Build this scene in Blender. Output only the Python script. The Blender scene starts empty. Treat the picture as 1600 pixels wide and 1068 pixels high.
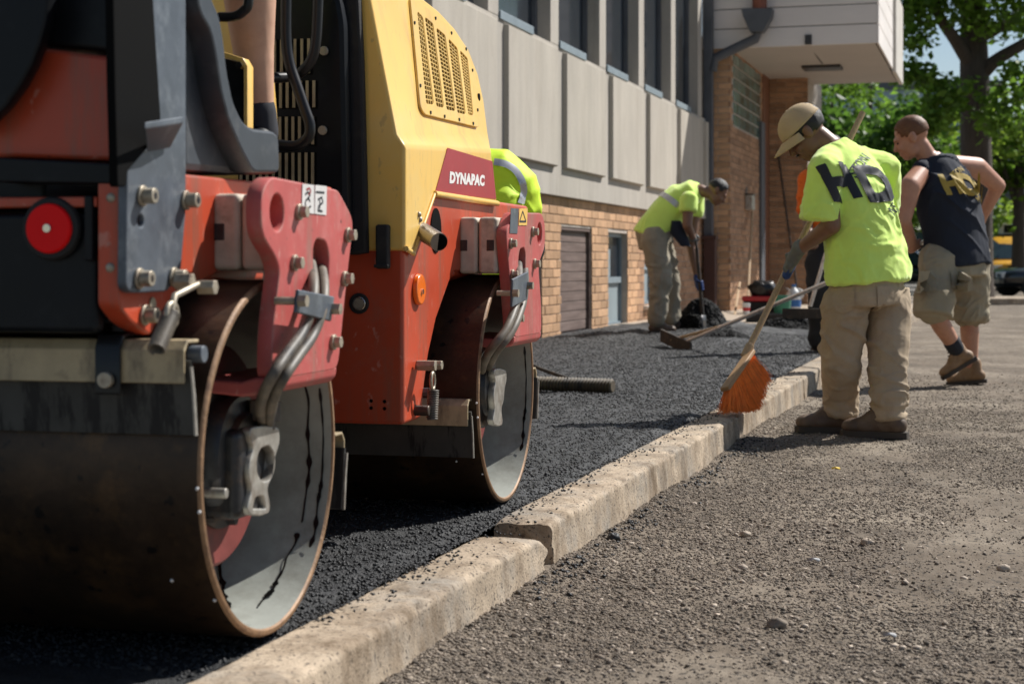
import bpy, bmesh, math, random
import numpy as np
from mathutils import Vector, Matrix, noise
from mathutils.bvhtree import BVHTree
random.seed(7); RNG = np.random.default_rng(7)
PI = math.pi; R = math.radians
scene = bpy.context.scene
COL = scene.collection
# ------------------------------------------------------------------ camera
TH = .285; F = 2600.9; VX = 1562.; VY = 414.; HC = .82
cam_d = bpy.data.cameras.new('camera'); cam = bpy.data.objects.new('camera', cam_d); COL.objects.link(cam)
cam.location = (0, 0, HC); cam.rotation_euler = (PI/2, 0, TH)
cam_d.sensor_width = 36; cam_d.lens = 36*F/1600; cam_d.shift_y = -(534-VY)/1600
cam_d.clip_start = .05; cam_d.clip_end = 1000
cam_d.dof.use_dof = True; cam_d.dof.focus_distance = 5.4; cam_d.dof.aperture_fstop = 5.6
scene.camera = cam
# ------------------------------------------------------------------ sky and sun
SUN_EL = R(46); SUN_AZ = R(40)
world = bpy.data.worlds.new('World'); scene.world = world; world.use_nodes = True
wn = world.node_tree
sky = wn.nodes.new('ShaderNodeTexSky'); sky.sky_type = 'NISHITA'; sky.sun_disc = False
sky.sun_elevation = SUN_EL; sky.sun_rotation = SUN_AZ; sky.air_density = 1.0; sky.dust_density = .6; sky.ozone_density = 1.0
wn.links.new(sky.outputs[0], wn.nodes['Background'].inputs[0]); wn.nodes['Background'].inputs[1].default_value = .066
sd = bpy.data.lights.new('sun', 'SUN'); sd.energy = 5.0; sd.angle = R(.53); sd.color = (1, .965, .91)
sun = bpy.data.objects.new('sun', sd); COL.objects.link(sun)
SV = Vector((math.cos(SUN_EL)*math.sin(SUN_AZ), math.cos(SUN_EL)*math.cos(SUN_AZ), math.sin(SUN_EL)))
sun.rotation_euler = SV.to_track_quat('Z', 'Y').to_euler(); sun.location = (20, 25, 40)
vs = scene.view_settings; vs.view_transform = 'Standard'; vs.look = 'None'; vs.exposure = .42; vs.gamma = 1; vs.use_curve_mapping = False
scene.render.engine = 'CYCLES'
# ------------------------------------------------------------------ measuring (plain perspective of this camera)
CT, ST = math.cos(TH), math.sin(TH)
def ray(px, py):
    a = (px-800)/F; return Vector((a*CT-ST, a*ST+CT, -(py-VY)/F))
CAM = Vector((0, 0, HC))
def W(px, py, D=None, X=None, Y=None, Z=None):
    r = ray(px, py)
    t = D if D is not None else X/r.x if X is not None else Y/r.y if Y is not None else (Z-HC)/r.z
    return CAM + r*t
# ------------------------------------------------------------------ tagging
def tag(o, label=None, cat=None, group=None, kind=None):
    if label: o['label'] = label
    if cat: o['category'] = cat
    if group: o['group'] = group
    if kind: o['kind'] = kind
    return o
def thing(name, label, cat, loc=(0, 0, 0), rz=0, group=None):
    o = bpy.data.objects.new(name, None); COL.objects.link(o); o.location = loc; o.rotation_euler = (0, 0, rz)
    o.empty_display_size = .1
    return tag(o, label, cat, group)
def copy_tree(o, parent=None):
    c = o.copy(); COL.objects.link(c); c.parent = parent
    for ch in list(o.children): copy_tree(ch, c)
    return c
def link(name, me, mat, parent=None):
    o = bpy.data.objects.new(name, me); COL.objects.link(o); o.parent = parent
    if mat is not None:
        me.materials.clear(); me.materials.append(M[mat] if isinstance(mat, str) else mat)
    return o
# ------------------------------------------------------------------ materials
M = {}
def nd(nt, typ, **kw):
    n = nt.nodes.new(typ)
    for k, v in kw.items(): setattr(n, k, v)
    return n
def pm(name, c, rough=.6, metal=0, var=.18, scale=6, c2=None, mask=(.45, .65), mscale=9, bump=0, bscale=80, bdist=.004, spots=None, spot_scale=90, spot_cut=.32, coat=0, spec=.5, island=0, objvar=0, edge=None, erad=.007, scratch=None, grime=None, gcut=(.5, .75), gscale=3, gvert=.12, trans=0, stretch=None, sheen=0):
    """principled paint / stone / cloth: tone drift, a second colour in patches, specks, fine relief"""
    m = bpy.data.materials.new(name); m.use_nodes = True; nt = m.node_tree; b = nt.nodes['Principled BSDF']; L = nt.links.new
    tc = nd(nt, 'ShaderNodeTexCoord'); co = tc.outputs['Object']
    if stretch:
        mp = nd(nt, 'ShaderNodeMapping'); mp.inputs['Scale'].default_value = stretch; L(co, mp.inputs[0]); co = mp.outputs[0]
    n1 = nd(nt, 'ShaderNodeTexNoise'); n1.inputs['Scale'].default_value = scale; n1.inputs['Detail'].default_value = 6; n1.inputs['Roughness'].default_value = .65; L(co, n1.inputs['Vector'])
    mr = nd(nt, 'ShaderNodeMapRange'); mr.inputs[1].default_value = .3; mr.inputs[2].default_value = .7; mr.inputs[3].default_value = 1-var; mr.inputs[4].default_value = 1+var; L(n1.outputs[0], mr.inputs[0])
    mul = nd(nt, 'ShaderNodeMix', data_type='RGBA', blend_type='MULTIPLY'); mul.inputs[0].default_value = 1; mul.inputs[6].default_value = (*c, 1); L(mr.outputs[0], mul.inputs[7])
    out = mul.outputs[2]
    if c2:
        n2 = nd(nt, 'ShaderNodeTexNoise'); n2.inputs['Scale'].default_value = mscale; n2.inputs['Detail'].default_value = 8; n2.inputs['Roughness'].default_value = .7; L(co, n2.inputs['Vector'])
        r2 = nd(nt, 'ShaderNodeMapRange'); r2.inputs[1].default_value = mask[0]; r2.inputs[2].default_value = mask[1]; L(n2.outputs[0], r2.inputs[0])
        mx = nd(nt, 'ShaderNodeMix', data_type='RGBA'); mx.inputs[7].default_value = (*c2, 1); L(r2.outputs[0], mx.inputs[0]); L(out, mx.inputs[6]); out = mx.outputs[2]
    if spots:
        v = nd(nt, 'ShaderNodeTexNoise'); v.inputs['Scale'].default_value = spot_scale; v.inputs['Detail'].default_value = 3; L(tc.outputs['Object'], v.inputs['Vector'])
        rs = nd(nt, 'ShaderNodeMapRange'); rs.inputs[1].default_value = spot_cut+.05; rs.inputs[2].default_value = spot_cut; L(v.outputs[0], rs.inputs[0])
        ms = nd(nt, 'ShaderNodeMix', data_type='RGBA'); ms.inputs[7].default_value = (*spots, 1); L(rs.outputs[0], ms.inputs[0]); L(out, ms.inputs[6]); out = ms.outputs[2]
    if grime:
        gm = nd(nt, 'ShaderNodeMapping'); gm.inputs['Scale'].default_value = (1, 1, gvert); L(tc.outputs['Object'], gm.inputs[0]); gn = nd(nt, 'ShaderNodeTexNoise'); gn.inputs['Scale'].default_value = gscale*4; gn.inputs['Detail'].default_value = 9; gn.inputs['Roughness'].default_value = .72; L(gm.outputs[0], gn.inputs['Vector'])
        gr = nd(nt, 'ShaderNodeMapRange'); gr.inputs[1].default_value = gcut[0]; gr.inputs[2].default_value = gcut[1]; L(gn.outputs[0], gr.inputs[0]); gx = nd(nt, 'ShaderNodeMix', data_type='RGBA'); gx.inputs[7].default_value = (*grime, 1); L(gr.outputs[0], gx.inputs[0]); L(out, gx.inputs[6]); out = gx.outputs[2]
    if scratch:
        sm = nd(nt, 'ShaderNodeMapping'); sm.inputs['Scale'].default_value = (14, 55, 9); sm.inputs['Rotation'].default_value = (.5, .3, .8); L(tc.outputs['Object'], sm.inputs[0]); sn = nd(nt, 'ShaderNodeTexNoise'); sn.inputs['Scale'].default_value = 2.2; sn.inputs['Detail'].default_value = 4; L(sm.outputs[0], sn.inputs['Vector'])
        sr = nd(nt, 'ShaderNodeMapRange'); sr.inputs[1].default_value = .655; sr.inputs[2].default_value = .70; sr.inputs[4].default_value = .55; L(sn.outputs[0], sr.inputs[0]); sx = nd(nt, 'ShaderNodeMix', data_type='RGBA'); sx.inputs[7].default_value = (*scratch, 1); L(sr.outputs[0], sx.inputs[0]); L(out, sx.inputs[6]); out = sx.outputs[2]
    if edge:
        bv = nd(nt, 'ShaderNodeBevel', samples=4); bv.inputs[0].default_value = erad; ge = nd(nt, 'ShaderNodeNewGeometry'); dt = nd(nt, 'ShaderNodeVectorMath', operation='DOT_PRODUCT'); L(bv.outputs[0], dt.inputs[0]); L(ge.outputs['Normal'], dt.inputs[1])
        er = nd(nt, 'ShaderNodeMapRange'); er.inputs[1].default_value = .985; er.inputs[2].default_value = .88; L(dt.outputs['Value'], er.inputs[0]); en = nd(nt, 'ShaderNodeTexNoise'); en.inputs['Scale'].default_value = 30; en.inputs['Detail'].default_value = 6; L(tc.outputs['Object'], en.inputs['Vector']); e2 = nd(nt, 'ShaderNodeMapRange'); e2.inputs[1].default_value = .44; e2.inputs[2].default_value = .58; L(en.outputs[0], e2.inputs[0])
        em = nd(nt, 'ShaderNodeMath', operation='MULTIPLY'); L(er.outputs[0], em.inputs[0]); L(e2.outputs[0], em.inputs[1]); ex_ = nd(nt, 'ShaderNodeMix', data_type='RGBA'); ex_.inputs[7].default_value = (*edge, 1); L(em.outputs[0], ex_.inputs[0]); L(out, ex_.inputs[6]); out = ex_.outputs[2]
    if island:
        g = nd(nt, 'ShaderNodeNewGeometry'); ri = nd(nt, 'ShaderNodeMapRange'); ri.inputs[3].default_value = 1-island; ri.inputs[4].default_value = 1+island; L(g.outputs['Random Per Island'], ri.inputs[0])
        mi = nd(nt, 'ShaderNodeMix', data_type='RGBA', blend_type='MULTIPLY'); mi.inputs[0].default_value = 1; L(out, mi.inputs[6]); L(ri.outputs[0], mi.inputs[7]); out = mi.outputs[2]
    if objvar:
        oi = nd(nt, 'ShaderNodeObjectInfo'); ro = nd(nt, 'ShaderNodeMapRange'); ro.inputs[3].default_value = 1-objvar; ro.inputs[4].default_value = 1+objvar; L(oi.outputs['Random'], ro.inputs[0])
        mo = nd(nt, 'ShaderNodeMix', data_type='RGBA', blend_type='MULTIPLY'); mo.inputs[0].default_value = 1; L(out, mo.inputs[6]); L(ro.outputs[0], mo.inputs[7]); out = mo.outputs[2]
    L(out, b.inputs['Base Color'])
    rr = nd(nt, 'ShaderNodeMapRange'); rr.inputs[3].default_value = max(.03, rough-.12); rr.inputs[4].default_value = min(1, rough+.12); L(n1.outputs[0], rr.inputs[0]); L(rr.outputs[0], b.inputs['Roughness'])
    b.inputs['Metallic'].default_value = metal; b.inputs['Specular IOR Level'].default_value = spec
    if coat: b.inputs['Coat Weight'].default_value = coat; b.inputs['Coat Roughness'].default_value = .15
    if sheen: b.inputs['Sheen Weight'].default_value = sheen
    if bump:
        nb = nd(nt, 'ShaderNodeTexNoise'); nb.inputs['Scale'].default_value = bscale; nb.inputs['Detail'].default_value = 5; L(co, nb.inputs['Vector'])
        bp = nd(nt, 'ShaderNodeBump'); bp.inputs['Strength'].default_value = bump; bp.inputs['Distance'].default_value = bdist; L(nb.outputs[0], bp.inputs['Height']); L(bp.outputs[0], b.inputs['Normal'])
    if trans:
        t = nd(nt, 'ShaderNodeBsdfTranslucent'); L(out, t.inputs[0]); ad = nd(nt, 'ShaderNodeMixShader'); ad.inputs[0].default_value = trans
        L(b.outputs[0], ad.inputs[1]); L(t.outputs[0], ad.inputs[2]); L(ad.outputs[0], nt.nodes['Material Output'].inputs[0])
    M[name] = m; return m
pm('red_paint', (.47, .060, .021), .42, edge=(.20, .12, .09), scratch=(.55, .26, .20), grime=(.22, .095, .06), gcut=(.50, .74), var=.12, scale=3, c2=(.36, .10, .06), mask=(.56, .8), mscale=5, spots=(.05, .03, .025), spot_scale=38, spot_cut=.23, bump=.05, bscale=30)
pm('red_faded', (.44, .082, .074), .52, edge=(.36, .22, .17), scratch=(.60, .34, .30), grime=(.27, .15, .115), gcut=(.51, .76), gscale=4, var=.15, scale=6, c2=(.50, .19, .17), mask=(.52, .8), mscale=11, spots=(.12, .04, .03), spot_scale=50, spot_cut=.24, bump=.08, bscale=60)
pm('yellow_paint', (.80, .50, .115), .36, edge=(.30, .20, .10), erad=.005, scratch=(.45, .30, .12), grime=(.52, .34, .12), gcut=(.54, .82), var=.06, scale=2.5, c2=(.74, .52, .18), mask=(.5, .8), mscale=4, spots=(.10, .07, .04), spot_scale=22, spot_cut=.185, coat=.15)
pm('beige_rubber', (.52, .45, .36), .7, var=.2, scale=14, c2=(.24, .19, .14), mask=(.55, .75), mscale=10, bump=.2, bscale=90)
pm('beige_steel', (.42, .33, .195), .55, grime=(.10, .075, .05), gcut=(.52, .72), gscale=3, gvert=.3, var=.2, scale=10, c2=(.17, .13, .08), mask=(.56, .72), mscale=12, bump=.1)
pm('black_plastic', (.006, .007, .009), .40, spec=.2, var=.3, scale=6, c2=(.020, .022, .024), mask=(.55, .85), mscale=9, bump=.12, bscale=140, bdist=.002)
pm('grey_shell', (.034, .042, .052), .5, var=.25, scale=7, c2=(.10, .105, .11), mask=(.5, .78), mscale=10, bump=.1, bscale=120, bdist=.002)
pm('grey_plate', (.085, .10, .12), .45, metal=.2, var=.25, scale=12, c2=(.18, .20, .22), mask=(.5, .75), mscale=20, bump=.1, bscale=100, bdist=.002)
pm('black_paint', (.010, .010, .011), .35, spec=.35, var=.3, c2=(.04, .035, .03), mask=(.55, .8), mscale=8)
pm('rubber', (.014, .013, .013), .75, var=.35, scale=15, c2=(.045, .04, .032), mask=(.55, .75), mscale=14, bump=.2, bscale=120)
pm('blade_rubber', (.048, .046, .040), .6, var=.3, scale=8, grime=(.006, .005, .005), gcut=(.5, .56), gscale=4, gvert=.10, c2=(.03, .028, .024), mask=(.5, .7), mscale=5)
pm('drum_steel', (.060, .036, .021), .42, grime=(.018, .013, .010), gcut=(.45, .75), gscale=1.2, gvert=1, metal=.55, var=.35, scale=9, c2=(.15, .08, .033), mask=(.50, .70), mscale=7, spots=(.012, .010, .009), spot_scale=28, spot_cut=.3, bump=.15, bscale=60)
pm('rim_rust', (.25, .145, .075), .6, metal=.2, var=.35, scale=18, c2=(.13, .07, .04), mask=(.5, .7), mscale=22, bump=.3, bscale=90)
pm('drum_inside', (.33, .345, .31), .6, var=.18, scale=7, c2=(.20, .20, .17), mask=(.48, .72), mscale=5, bump=.08)
pm('oil', (.004, .004, .004), .25, var=.1)
pm('red_dark', (.17, .032, .026), .6, var=.3, scale=8, c2=(.06, .03, .025), mask=(.5, .75), mscale=7)
pm('steel_dark', (.045, .045, .048), .42, metal=.6, var=.4, scale=18, c2=(.13, .09, .06), mask=(.5, .7), mscale=12, bump=.25, bscale=70)
pm('steel_light', (.40, .38, .34), .42, metal=.6, var=.3, scale=20, c2=(.20, .15, .11), mask=(.5, .72), mscale=18)
pm('bolt_zinc', (.40, .35, .27), .45, metal=.5, var=.3, scale=30, c2=(.17, .12, .09), mask=(.5, .7), mscale=30)
pm('hose', (.15, .125, .095), .55, var=.3, scale=12, c2=(.045, .04, .035), mask=(.45, .65), mscale=10)
pm('exhaust_steel', (.22, .20, .18), .35, metal=.7, var=.3)
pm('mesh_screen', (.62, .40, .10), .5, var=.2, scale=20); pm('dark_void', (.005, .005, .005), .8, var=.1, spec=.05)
pm('chrome', (.62, .60, .56), .18, metal=1, var=.15)
pm('tail_red', (.85, .006, .008), .45, var=.05, spec=.15)
pm('amber', (.85, .17, .01), .25, var=.05, coat=.4)
pm('sticker_white', (.62, .60, .58), .5, var=.08, scale=30)
pm('sticker_red', (.33, .028, .034), .45, var=.1, c2=(.42, .12, .11), mask=(.6, .9), mscale=6)
pm('print_white', (.72, .70, .68), .5, var=.04)
pm('print_black', (.012, .013, .018), .6, var=.1)
pm('alu', (.72, .72, .72), .3, metal=.6, var=.2, scale=20)
pm('wood', (.44, .30, .17), .6, var=.2, scale=5, stretch=(30, 30, 2), c2=(.30, .19, .10), mask=(.45, .7), mscale=6, bump=.1)
# ------------------------------------------------------------------ mesh helpers
class MB:
    def __init__(s): s.v = []; s.f = []
    def add(s, vs, fs):
        o = len(s.v); s.v += [tuple(v) for v in vs]; s.f += [tuple(i+o for i in f) for f in fs]; return s
    def box(s, a, b):
        (x0, y0, z0), (x1, y1, z1) = a, b
        return s.add([(x0,y0,z0),(x1,y0,z0),(x1,y1,z0),(x0,y1,z0),(x0,y0,z1),(x1,y0,z1),(x1,y1,z1),(x0,y1,z1)],
                     [(3,2,1,0),(4,5,6,7),(0,1,5,4),(1,2,6,5),(2,3,7,6),(3,0,4,7)])
    def obox(s, c, dx, dy, dz):
        c = Vector(c); dx, dy, dz = Vector(dx), Vector(dy), Vector(dz); vs = []
        for k in (-1, 1):
            for (i, j) in ((-1,-1),(1,-1),(1,1),(-1,1)): vs.append(c+dx*i+dy*j+dz*k)
        return s.add(vs, [(3,2,1,0),(4,5,6,7),(0,1,5,4),(1,2,6,5),(2,3,7,6),(3,0,4,7)])
    def prism(s, axis, pts, p0, p1):
        n = len(pts); mk = {'x': lambda u, v, w: (w, u, v), 'y': lambda u, v, w: (u, w, v), 'z': lambda u, v, w: (u, v, w)}[axis]
        vs = [mk(u, v, p0) for u, v in pts]+[mk(u, v, p1) for u, v in pts]
        return s.add(vs, [tuple(range(n))[::-1], tuple(range(n, 2*n))]+[(i, (i+1) % n, n+(i+1) % n, n+i) for i in range(n)])
    def cyl(s, a, b, r, r2=None, n=20):
        a, b = Vector(a), Vector(b); r2 = r if r2 is None else r2; d = (b-a).normalized(); q = d.to_track_quat('Z', 'Y'); ux, uy = q @ Vector((1,0,0)), q @ Vector((0,1,0))
        vs = [a+(ux*math.cos(2*PI*i/n)+uy*math.sin(2*PI*i/n))*r for i in range(n)]+[b+(ux*math.cos(2*PI*i/n)+uy*math.sin(2*PI*i/n))*r2 for i in range(n)]
        return s.add(vs, [tuple(range(n))[::-1], tuple(range(n, 2*n))]+[(i, (i+1) % n, n+(i+1) % n, n+i) for i in range(n)])
    def tube(s, pts, r, n=12, flat=1.0):
        P = [Vector(p) for p in pts]; rs = r if isinstance(r, (list, tuple)) else [r]*len(P)
        vs = []; fs = []; up = None
        for i, p in enumerate(P):
            t = (P[min(i+1, len(P)-1)]-P[max(i-1, 0)]).normalized()
            if up is None: up = t.orthogonal().normalized()
            up = (up-t*up.dot(t)).normalized(); sd_ = t.cross(up)
            vs += [p+(up*math.cos(2*PI*k/n)+sd_*math.sin(2*PI*k/n)*flat)*rs[i] for k in range(n)]
        for i in range(len(P)-1):
            for k in range(n): fs.append((i*n+k, i*n+(k+1) % n, (i+1)*n+(k+1) % n, (i+1)*n+k))
        fs += [tuple(range(n))[::-1], tuple(range((len(P)-1)*n, len(P)*n))]
        return s.add(vs, fs)
    def lathe_x(s, prof, cy, cz, n=48, closed=False):
        """profile of (x, r) turned about the x axis through (cy, cz)"""
        m = len(prof); vs = []; fs = []
        for k in range(n):
            a = 2*PI*k/n
            vs += [(x, cy+r*math.cos(a), cz+r*math.sin(a)) for x, r in prof]
        for k in range(n):
            for i in range(m if closed else m-1):
                j = (i+1) % m; fs.append((k*m+i, k*m+j, ((k+1) % n)*m+j, ((k+1) % n)*m+i))
        return s.add(vs, fs)
    def sphere(s, c, r, nu=16, nv=10, sx=1, sy=1, sz=1):
        c = Vector(c); vs = [c+Vector((0, 0, r*sz))]; fs = []
        for i in range(1, nv):
            a = PI*i/nv
            for k in range(nu):
                b = 2*PI*k/nu; vs.append(c+Vector((r*sx*math.sin(a)*math.cos(b), r*sy*math.sin(a)*math.sin(b), r*sz*math.cos(a))))
        vs.append(c-Vector((0, 0, r*sz))); e = len(vs)-1
        for k in range(nu):
            fs.append((0, 1+k, 1+(k+1) % nu)); fs.append((e, e-nu+(k+1) % nu, e-nu+k))
        for i in range(nv-2):
            for k in range(nu): fs.append((1+i*nu+k, 1+(i+1)*nu+k, 1+(i+1)*nu+(k+1) % nu, 1+i*nu+(k+1) % nu))
        return s.add(vs, fs)
    def mesh(s, name='m', smooth=None):
        me = bpy.data.meshes.new(name); me.from_pydata(s.v, [], s.f)
        bm = bmesh.new(); bm.from_mesh(me); bmesh.ops.recalc_face_normals(bm, faces=bm.faces); bm.to_mesh(me); bm.free()
        if smooth is not None:
            me.shade_smooth(); me.set_sharp_from_angle(angle=R(smooth))
        return me
    def build(s, name, mat, parent=None, bevel=0, smooth=35, seg=2):
        o = link(name, s.mesh(name, smooth), mat, parent)
        if bevel:
            b = o.modifiers.new('bevel', 'BEVEL'); b.width = bevel; b.segments = seg; b.limit_method = 'ANGLE'; b.angle_limit = R(30); b.harden_normals = True
        return o
def spline(pts, n=8):
    """Catmull-Rom through points"""
    P = [Vector(p) for p in pts]; P = [P[0]*2-P[1]]+P+[P[-1]*2-P[-2]]; out = []
    for i in range(1, len(P)-2):
        for k in range(n):
            t = k/n; a, b, c, d = P[i-1], P[i], P[i+1], P[i+2]
            out.append(.5*((2*b)+(c-a)*t+(2*a-5*b+4*c-d)*t*t+(3*b-a-3*c+d)*t**3))
    out.append(P[-2]); return out
def round_poly(pts, r, n=4):
    out = []; N = len(pts)
    for i in range(N):
        p0, p, p1 = Vector(pts[i-1]), Vector(pts[i]), Vector(pts[(i+1) % N])
        a, b = p0-p, p1-p; rr = min(r, a.length*.45, b.length*.45); A, B = p+a.normalized()*rr, p+b.normalized()*rr
        for k in range(n+1):
            t = k/n; out.append(tuple((1-t)**2*A+2*t*(1-t)*p+t*t*B))
    return out
def circ(u, v, r, n=24, r2=None): return [(u+r*math.cos(2*PI*i/n), v+(r2 or r)*math.sin(2*PI*i/n)) for i in range(n)]
def slab(name, axis, outer, pos, thick, mat, parent=None, holes=(), bevel=.003, shear=None):
    """plate with holes: outline in the two other axes, centred at pos along axis"""
    cu = bpy.data.curves.new('c', 'CURVE'); cu.dimensions = '2D'; cu.fill_mode = 'BOTH'; cu.extrude = max(.0002, thick/2-bevel); cu.bevel_depth = bevel; cu.bevel_resolution = 1; cu.offset = -bevel
    for poly in [outer]+list(holes):
        sp = cu.splines.new('POLY'); sp.points.add(len(poly)-1); sp.use_cyclic_u = True
        for q, (u, v) in zip(sp.points, poly): q.co = (u, v, 0, 1)
    o = bpy.data.objects.new('c', cu); COL.objects.link(o)
    dg = bpy.context.evaluated_depsgraph_get(); me = bpy.data.meshes.new_from_object(o.evaluated_get(dg)); bpy.data.objects.remove(o); bpy.data.curves.remove(cu)
    co = np.empty(len(me.vertices)*3); me.vertices.foreach_get('co', co); co = co.reshape(-1, 3); out = np.empty_like(co)
    if axis == 'x': out[:, 1] = co[:, 0]; out[:, 2] = co[:, 1]; out[:, 0] = pos+co[:, 2]
    elif axis == 'y': out[:, 0] = co[:, 0]; out[:, 2] = co[:, 1]; out[:, 1] = pos-co[:, 2]
    else: out = co.copy(); out[:, 2] += pos
    if shear is not None: out = shear(out)
    me.vertices.foreach_set('co', out.ravel()); me.update(); me.shade_smooth(); me.set_sharp_from_angle(angle=R(30)); me.name = name
    return link(name, me, mat, parent)
def text_mesh(txt, size, bold=.0, shear=0, space=1.0):
    cu = bpy.data.curves.new('t', 'FONT'); cu.body = txt; cu.size = size; cu.offset = bold; cu.shear = shear; cu.space_character = space; cu.align_x = 'CENTER'; cu.align_y = 'CENTER'; cu.resolution_u = 3
    o = bpy.data.objects.new('t', cu); COL.objects.link(o); dg = bpy.context.evaluated_depsgraph_get(); me = bpy.data.meshes.new_from_object(o.evaluated_get(dg))
    bpy.data.objects.remove(o); bpy.data.curves.remove(cu); return me
def np_mesh(name, V, Fc, smooth=False):
    """V (n,3), Fc (m,k) arrays"""
    me = bpy.data.meshes.new(name); n, m, k = len(V), len(Fc), Fc.shape[1]
    me.vertices.add(n); me.vertices.foreach_set('co', np.ascontiguousarray(V, dtype=np.float32).ravel())
    me.loops.add(m*k); me.loops.foreach_set('vertex_index', np.ascontiguousarray(Fc, dtype=np.int32).ravel())
    me.polygons.add(m); me.polygons.foreach_set('loop_start', np.arange(0, m*k, k, dtype=np.int32)); me.polygons.foreach_set('loop_total', np.full(m, k, dtype=np.int32))
    me.update(calc_edges=True); me.validate()
    if smooth: me.shade_smooth()
    return me
def vnoise(x, y, seed=0):
    """smooth value noise on arrays"""
    xi, yi = np.floor(x).astype(np.int64), np.floor(y).astype(np.int64); fx, fy = x-xi, y-yi; fx = fx*fx*(3-2*fx); fy = fy*fy*(3-2*fy)
    def h(a, b):
        n = (a*374761393+b*668265263+seed*1442695041) & 0xffffffff; n = ((n ^ (n >> 13))*1274126177) & 0xffffffff; return ((n ^ (n >> 16)) & 0xffff)/65535.
    return (h(xi, yi)*(1-fx)+h(xi+1, yi)*fx)*(1-fy)+(h(xi, yi+1)*(1-fx)+h(xi+1, yi+1)*fx)*fy
def grid_mesh(name, X, Y, Zf):
    gx, gy = np.meshgrid(X, Y); z = Zf(gx, gy); V = np.stack([gx, gy, z], -1).reshape(-1, 3); nx, ny = len(X), len(Y)
    i = np.arange((ny-1)*nx).reshape(ny-1, nx)[:, :-1].ravel(); Fc = np.stack([i, i+1, i+nx+1, i+nx], -1); return np_mesh(name, V, Fc, True)
ICO_V = None
def scatter(name, P, S, mat, parent=None, squash=.6, octa=False, jitter=.25, kind='stuff'):
    """many little stones as one mesh: positions P, sizes S"""
    if octa:
        bv = np.array([(1,0,0),(-1,0,0),(0,1,0),(0,-1,0),(0,0,1),(0,0,-1)], float); bf = np.array([(0,2,4),(2,1,4),(1,3,4),(3,0,4),(2,0,5),(1,2,5),(3,1,5),(0,3,5)])
    else:
        bm = bmesh.new(); bmesh.ops.create_icosphere(bm, subdivisions=1, radius=1); bv = np.array([v.co for v in bm.verts]); bf = np.array([[v.index for v in f.verts] for f in bm.faces]); bm.free()
    n, k = len(P), len(bv); V = bv[None]*(1+RNG.uniform(-jitter, jitter, (n, k, 1)))
    V = V*np.stack([RNG.uniform(.75, 1.3, n), RNG.uniform(.75, 1.3, n), RNG.uniform(squash*.7, squash*1.4, n)], -1)[:, None]
    a = RNG.uniform(0, 2*PI, n); t = RNG.uniform(-.5, .5, n); ca, sa = np.cos(a)[:, None], np.sin(a)[:, None]; ct, st = np.cos(t)[:, None], np.sin(t)[:, None]
    y, z = V[..., 1]*ct-V[..., 2]*st, V[..., 1]*st+V[..., 2]*ct; x = V[..., 0]; V = np.stack([x*ca-y*sa, x*sa+y*ca, z], -1)*np.asarray(S)[:, None, None]+np.asarray(P)[:, None]
    Fc = (bf[None]+np.arange(n)[:, None, None]*k).reshape(-1, 3)
    o = link(name, np_mesh(name, V.reshape(-1, 3), Fc), mat, parent)
    if kind: o['kind'] = kind
    return o
# ================================================================== THE SETTING
pm('dirt', (.15, .121, .092), .92, var=.3, scale=2.2, c2=(.265, .222, .172), mask=(.46, .66), mscale=1.2, spots=(.065, .056, .047), spot_scale=60, spot_cut=.36, bump=.45, bscale=150, bdist=.006, spec=.2)
pm('stone_bits', (.185, .152, .120), .85, var=.3, scale=30, island=.62, spec=.25)
pm('stone_pale', (.36, .30, .24), .8, var=.3, scale=30, island=.4, spec=.25)
pm('fresh_asphalt', (.0085, .0094, .0112), .55, var=.4, scale=40, bump=1, bscale=190, bdist=.006, spec=.5)
pm('asphalt_bits', (.0105, .0112, .013), .55, var=.3, scale=50, island=.55, spec=.45)
pm('kerb_stone', (.42, .335, .245), .88, grime=(.15, .105, .065), gcut=(.47, .70), gscale=1.8, gvert=.5, var=.28, scale=5, c2=(.27, .245, .21), mask=(.47, .66), mscale=3.5, spots=(.10, .085, .07), spot_scale=120, spot_cut=.36, bump=.6, bscale=160, bdist=.004, spec=.25)
pm('ground_far', (.16, .145, .125), .95, var=.3, scale=.5)
pm('paving', (.36, .29, .22), .9, var=.2, scale=3, bump=.2)
AZ = .12                      # level of the asphalt and kerb top
KX0, KX1 = -1.173, -1.335     # kerb outer and inner edges
def smooth01(t): t = np.clip(t, 0, 1); return t*t*(3-2*t)
def road_z(x, y):
    z = .020*(vnoise(x*.9+5, y*.6, 1)-.5)+.014*(vnoise(x*4, y*3.2, 2)-.5)+.009*(vnoise(x*14, y*13, 3)-.5)+.0065*(vnoise(x*38, y*37, 4)-.5)+.004*(vnoise(x*90, y*90, 5)-.5)
    berm = .010*np.exp(-((x-KX0-.02)/.07)**2)*(.4+1.2*vnoise(y*2.2, x*0+3, 9)); return z+berm-.012
yy = 2.2*np.exp(np.arange(0, math.log(75/2.2), .0034)); xx = np.concatenate([np.arange(KX0-.03, .35, .008), np.linspace(.36, 9, 40)])
road = link('road', grid_mesh('road', xx, yy, road_z), 'dirt'); tag(road, 'milled brown gravelly roadbed beside the concrete kerb', None, kind='structure')
g = MB().add([(-150, -30, -.06), (150, -30, -.06), (150, 260, -.06), (-150, 260, -.06)], [(0, 1, 2, 3)]).build('ground', 'ground_far'); g['kind'] = 'structure'
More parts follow.
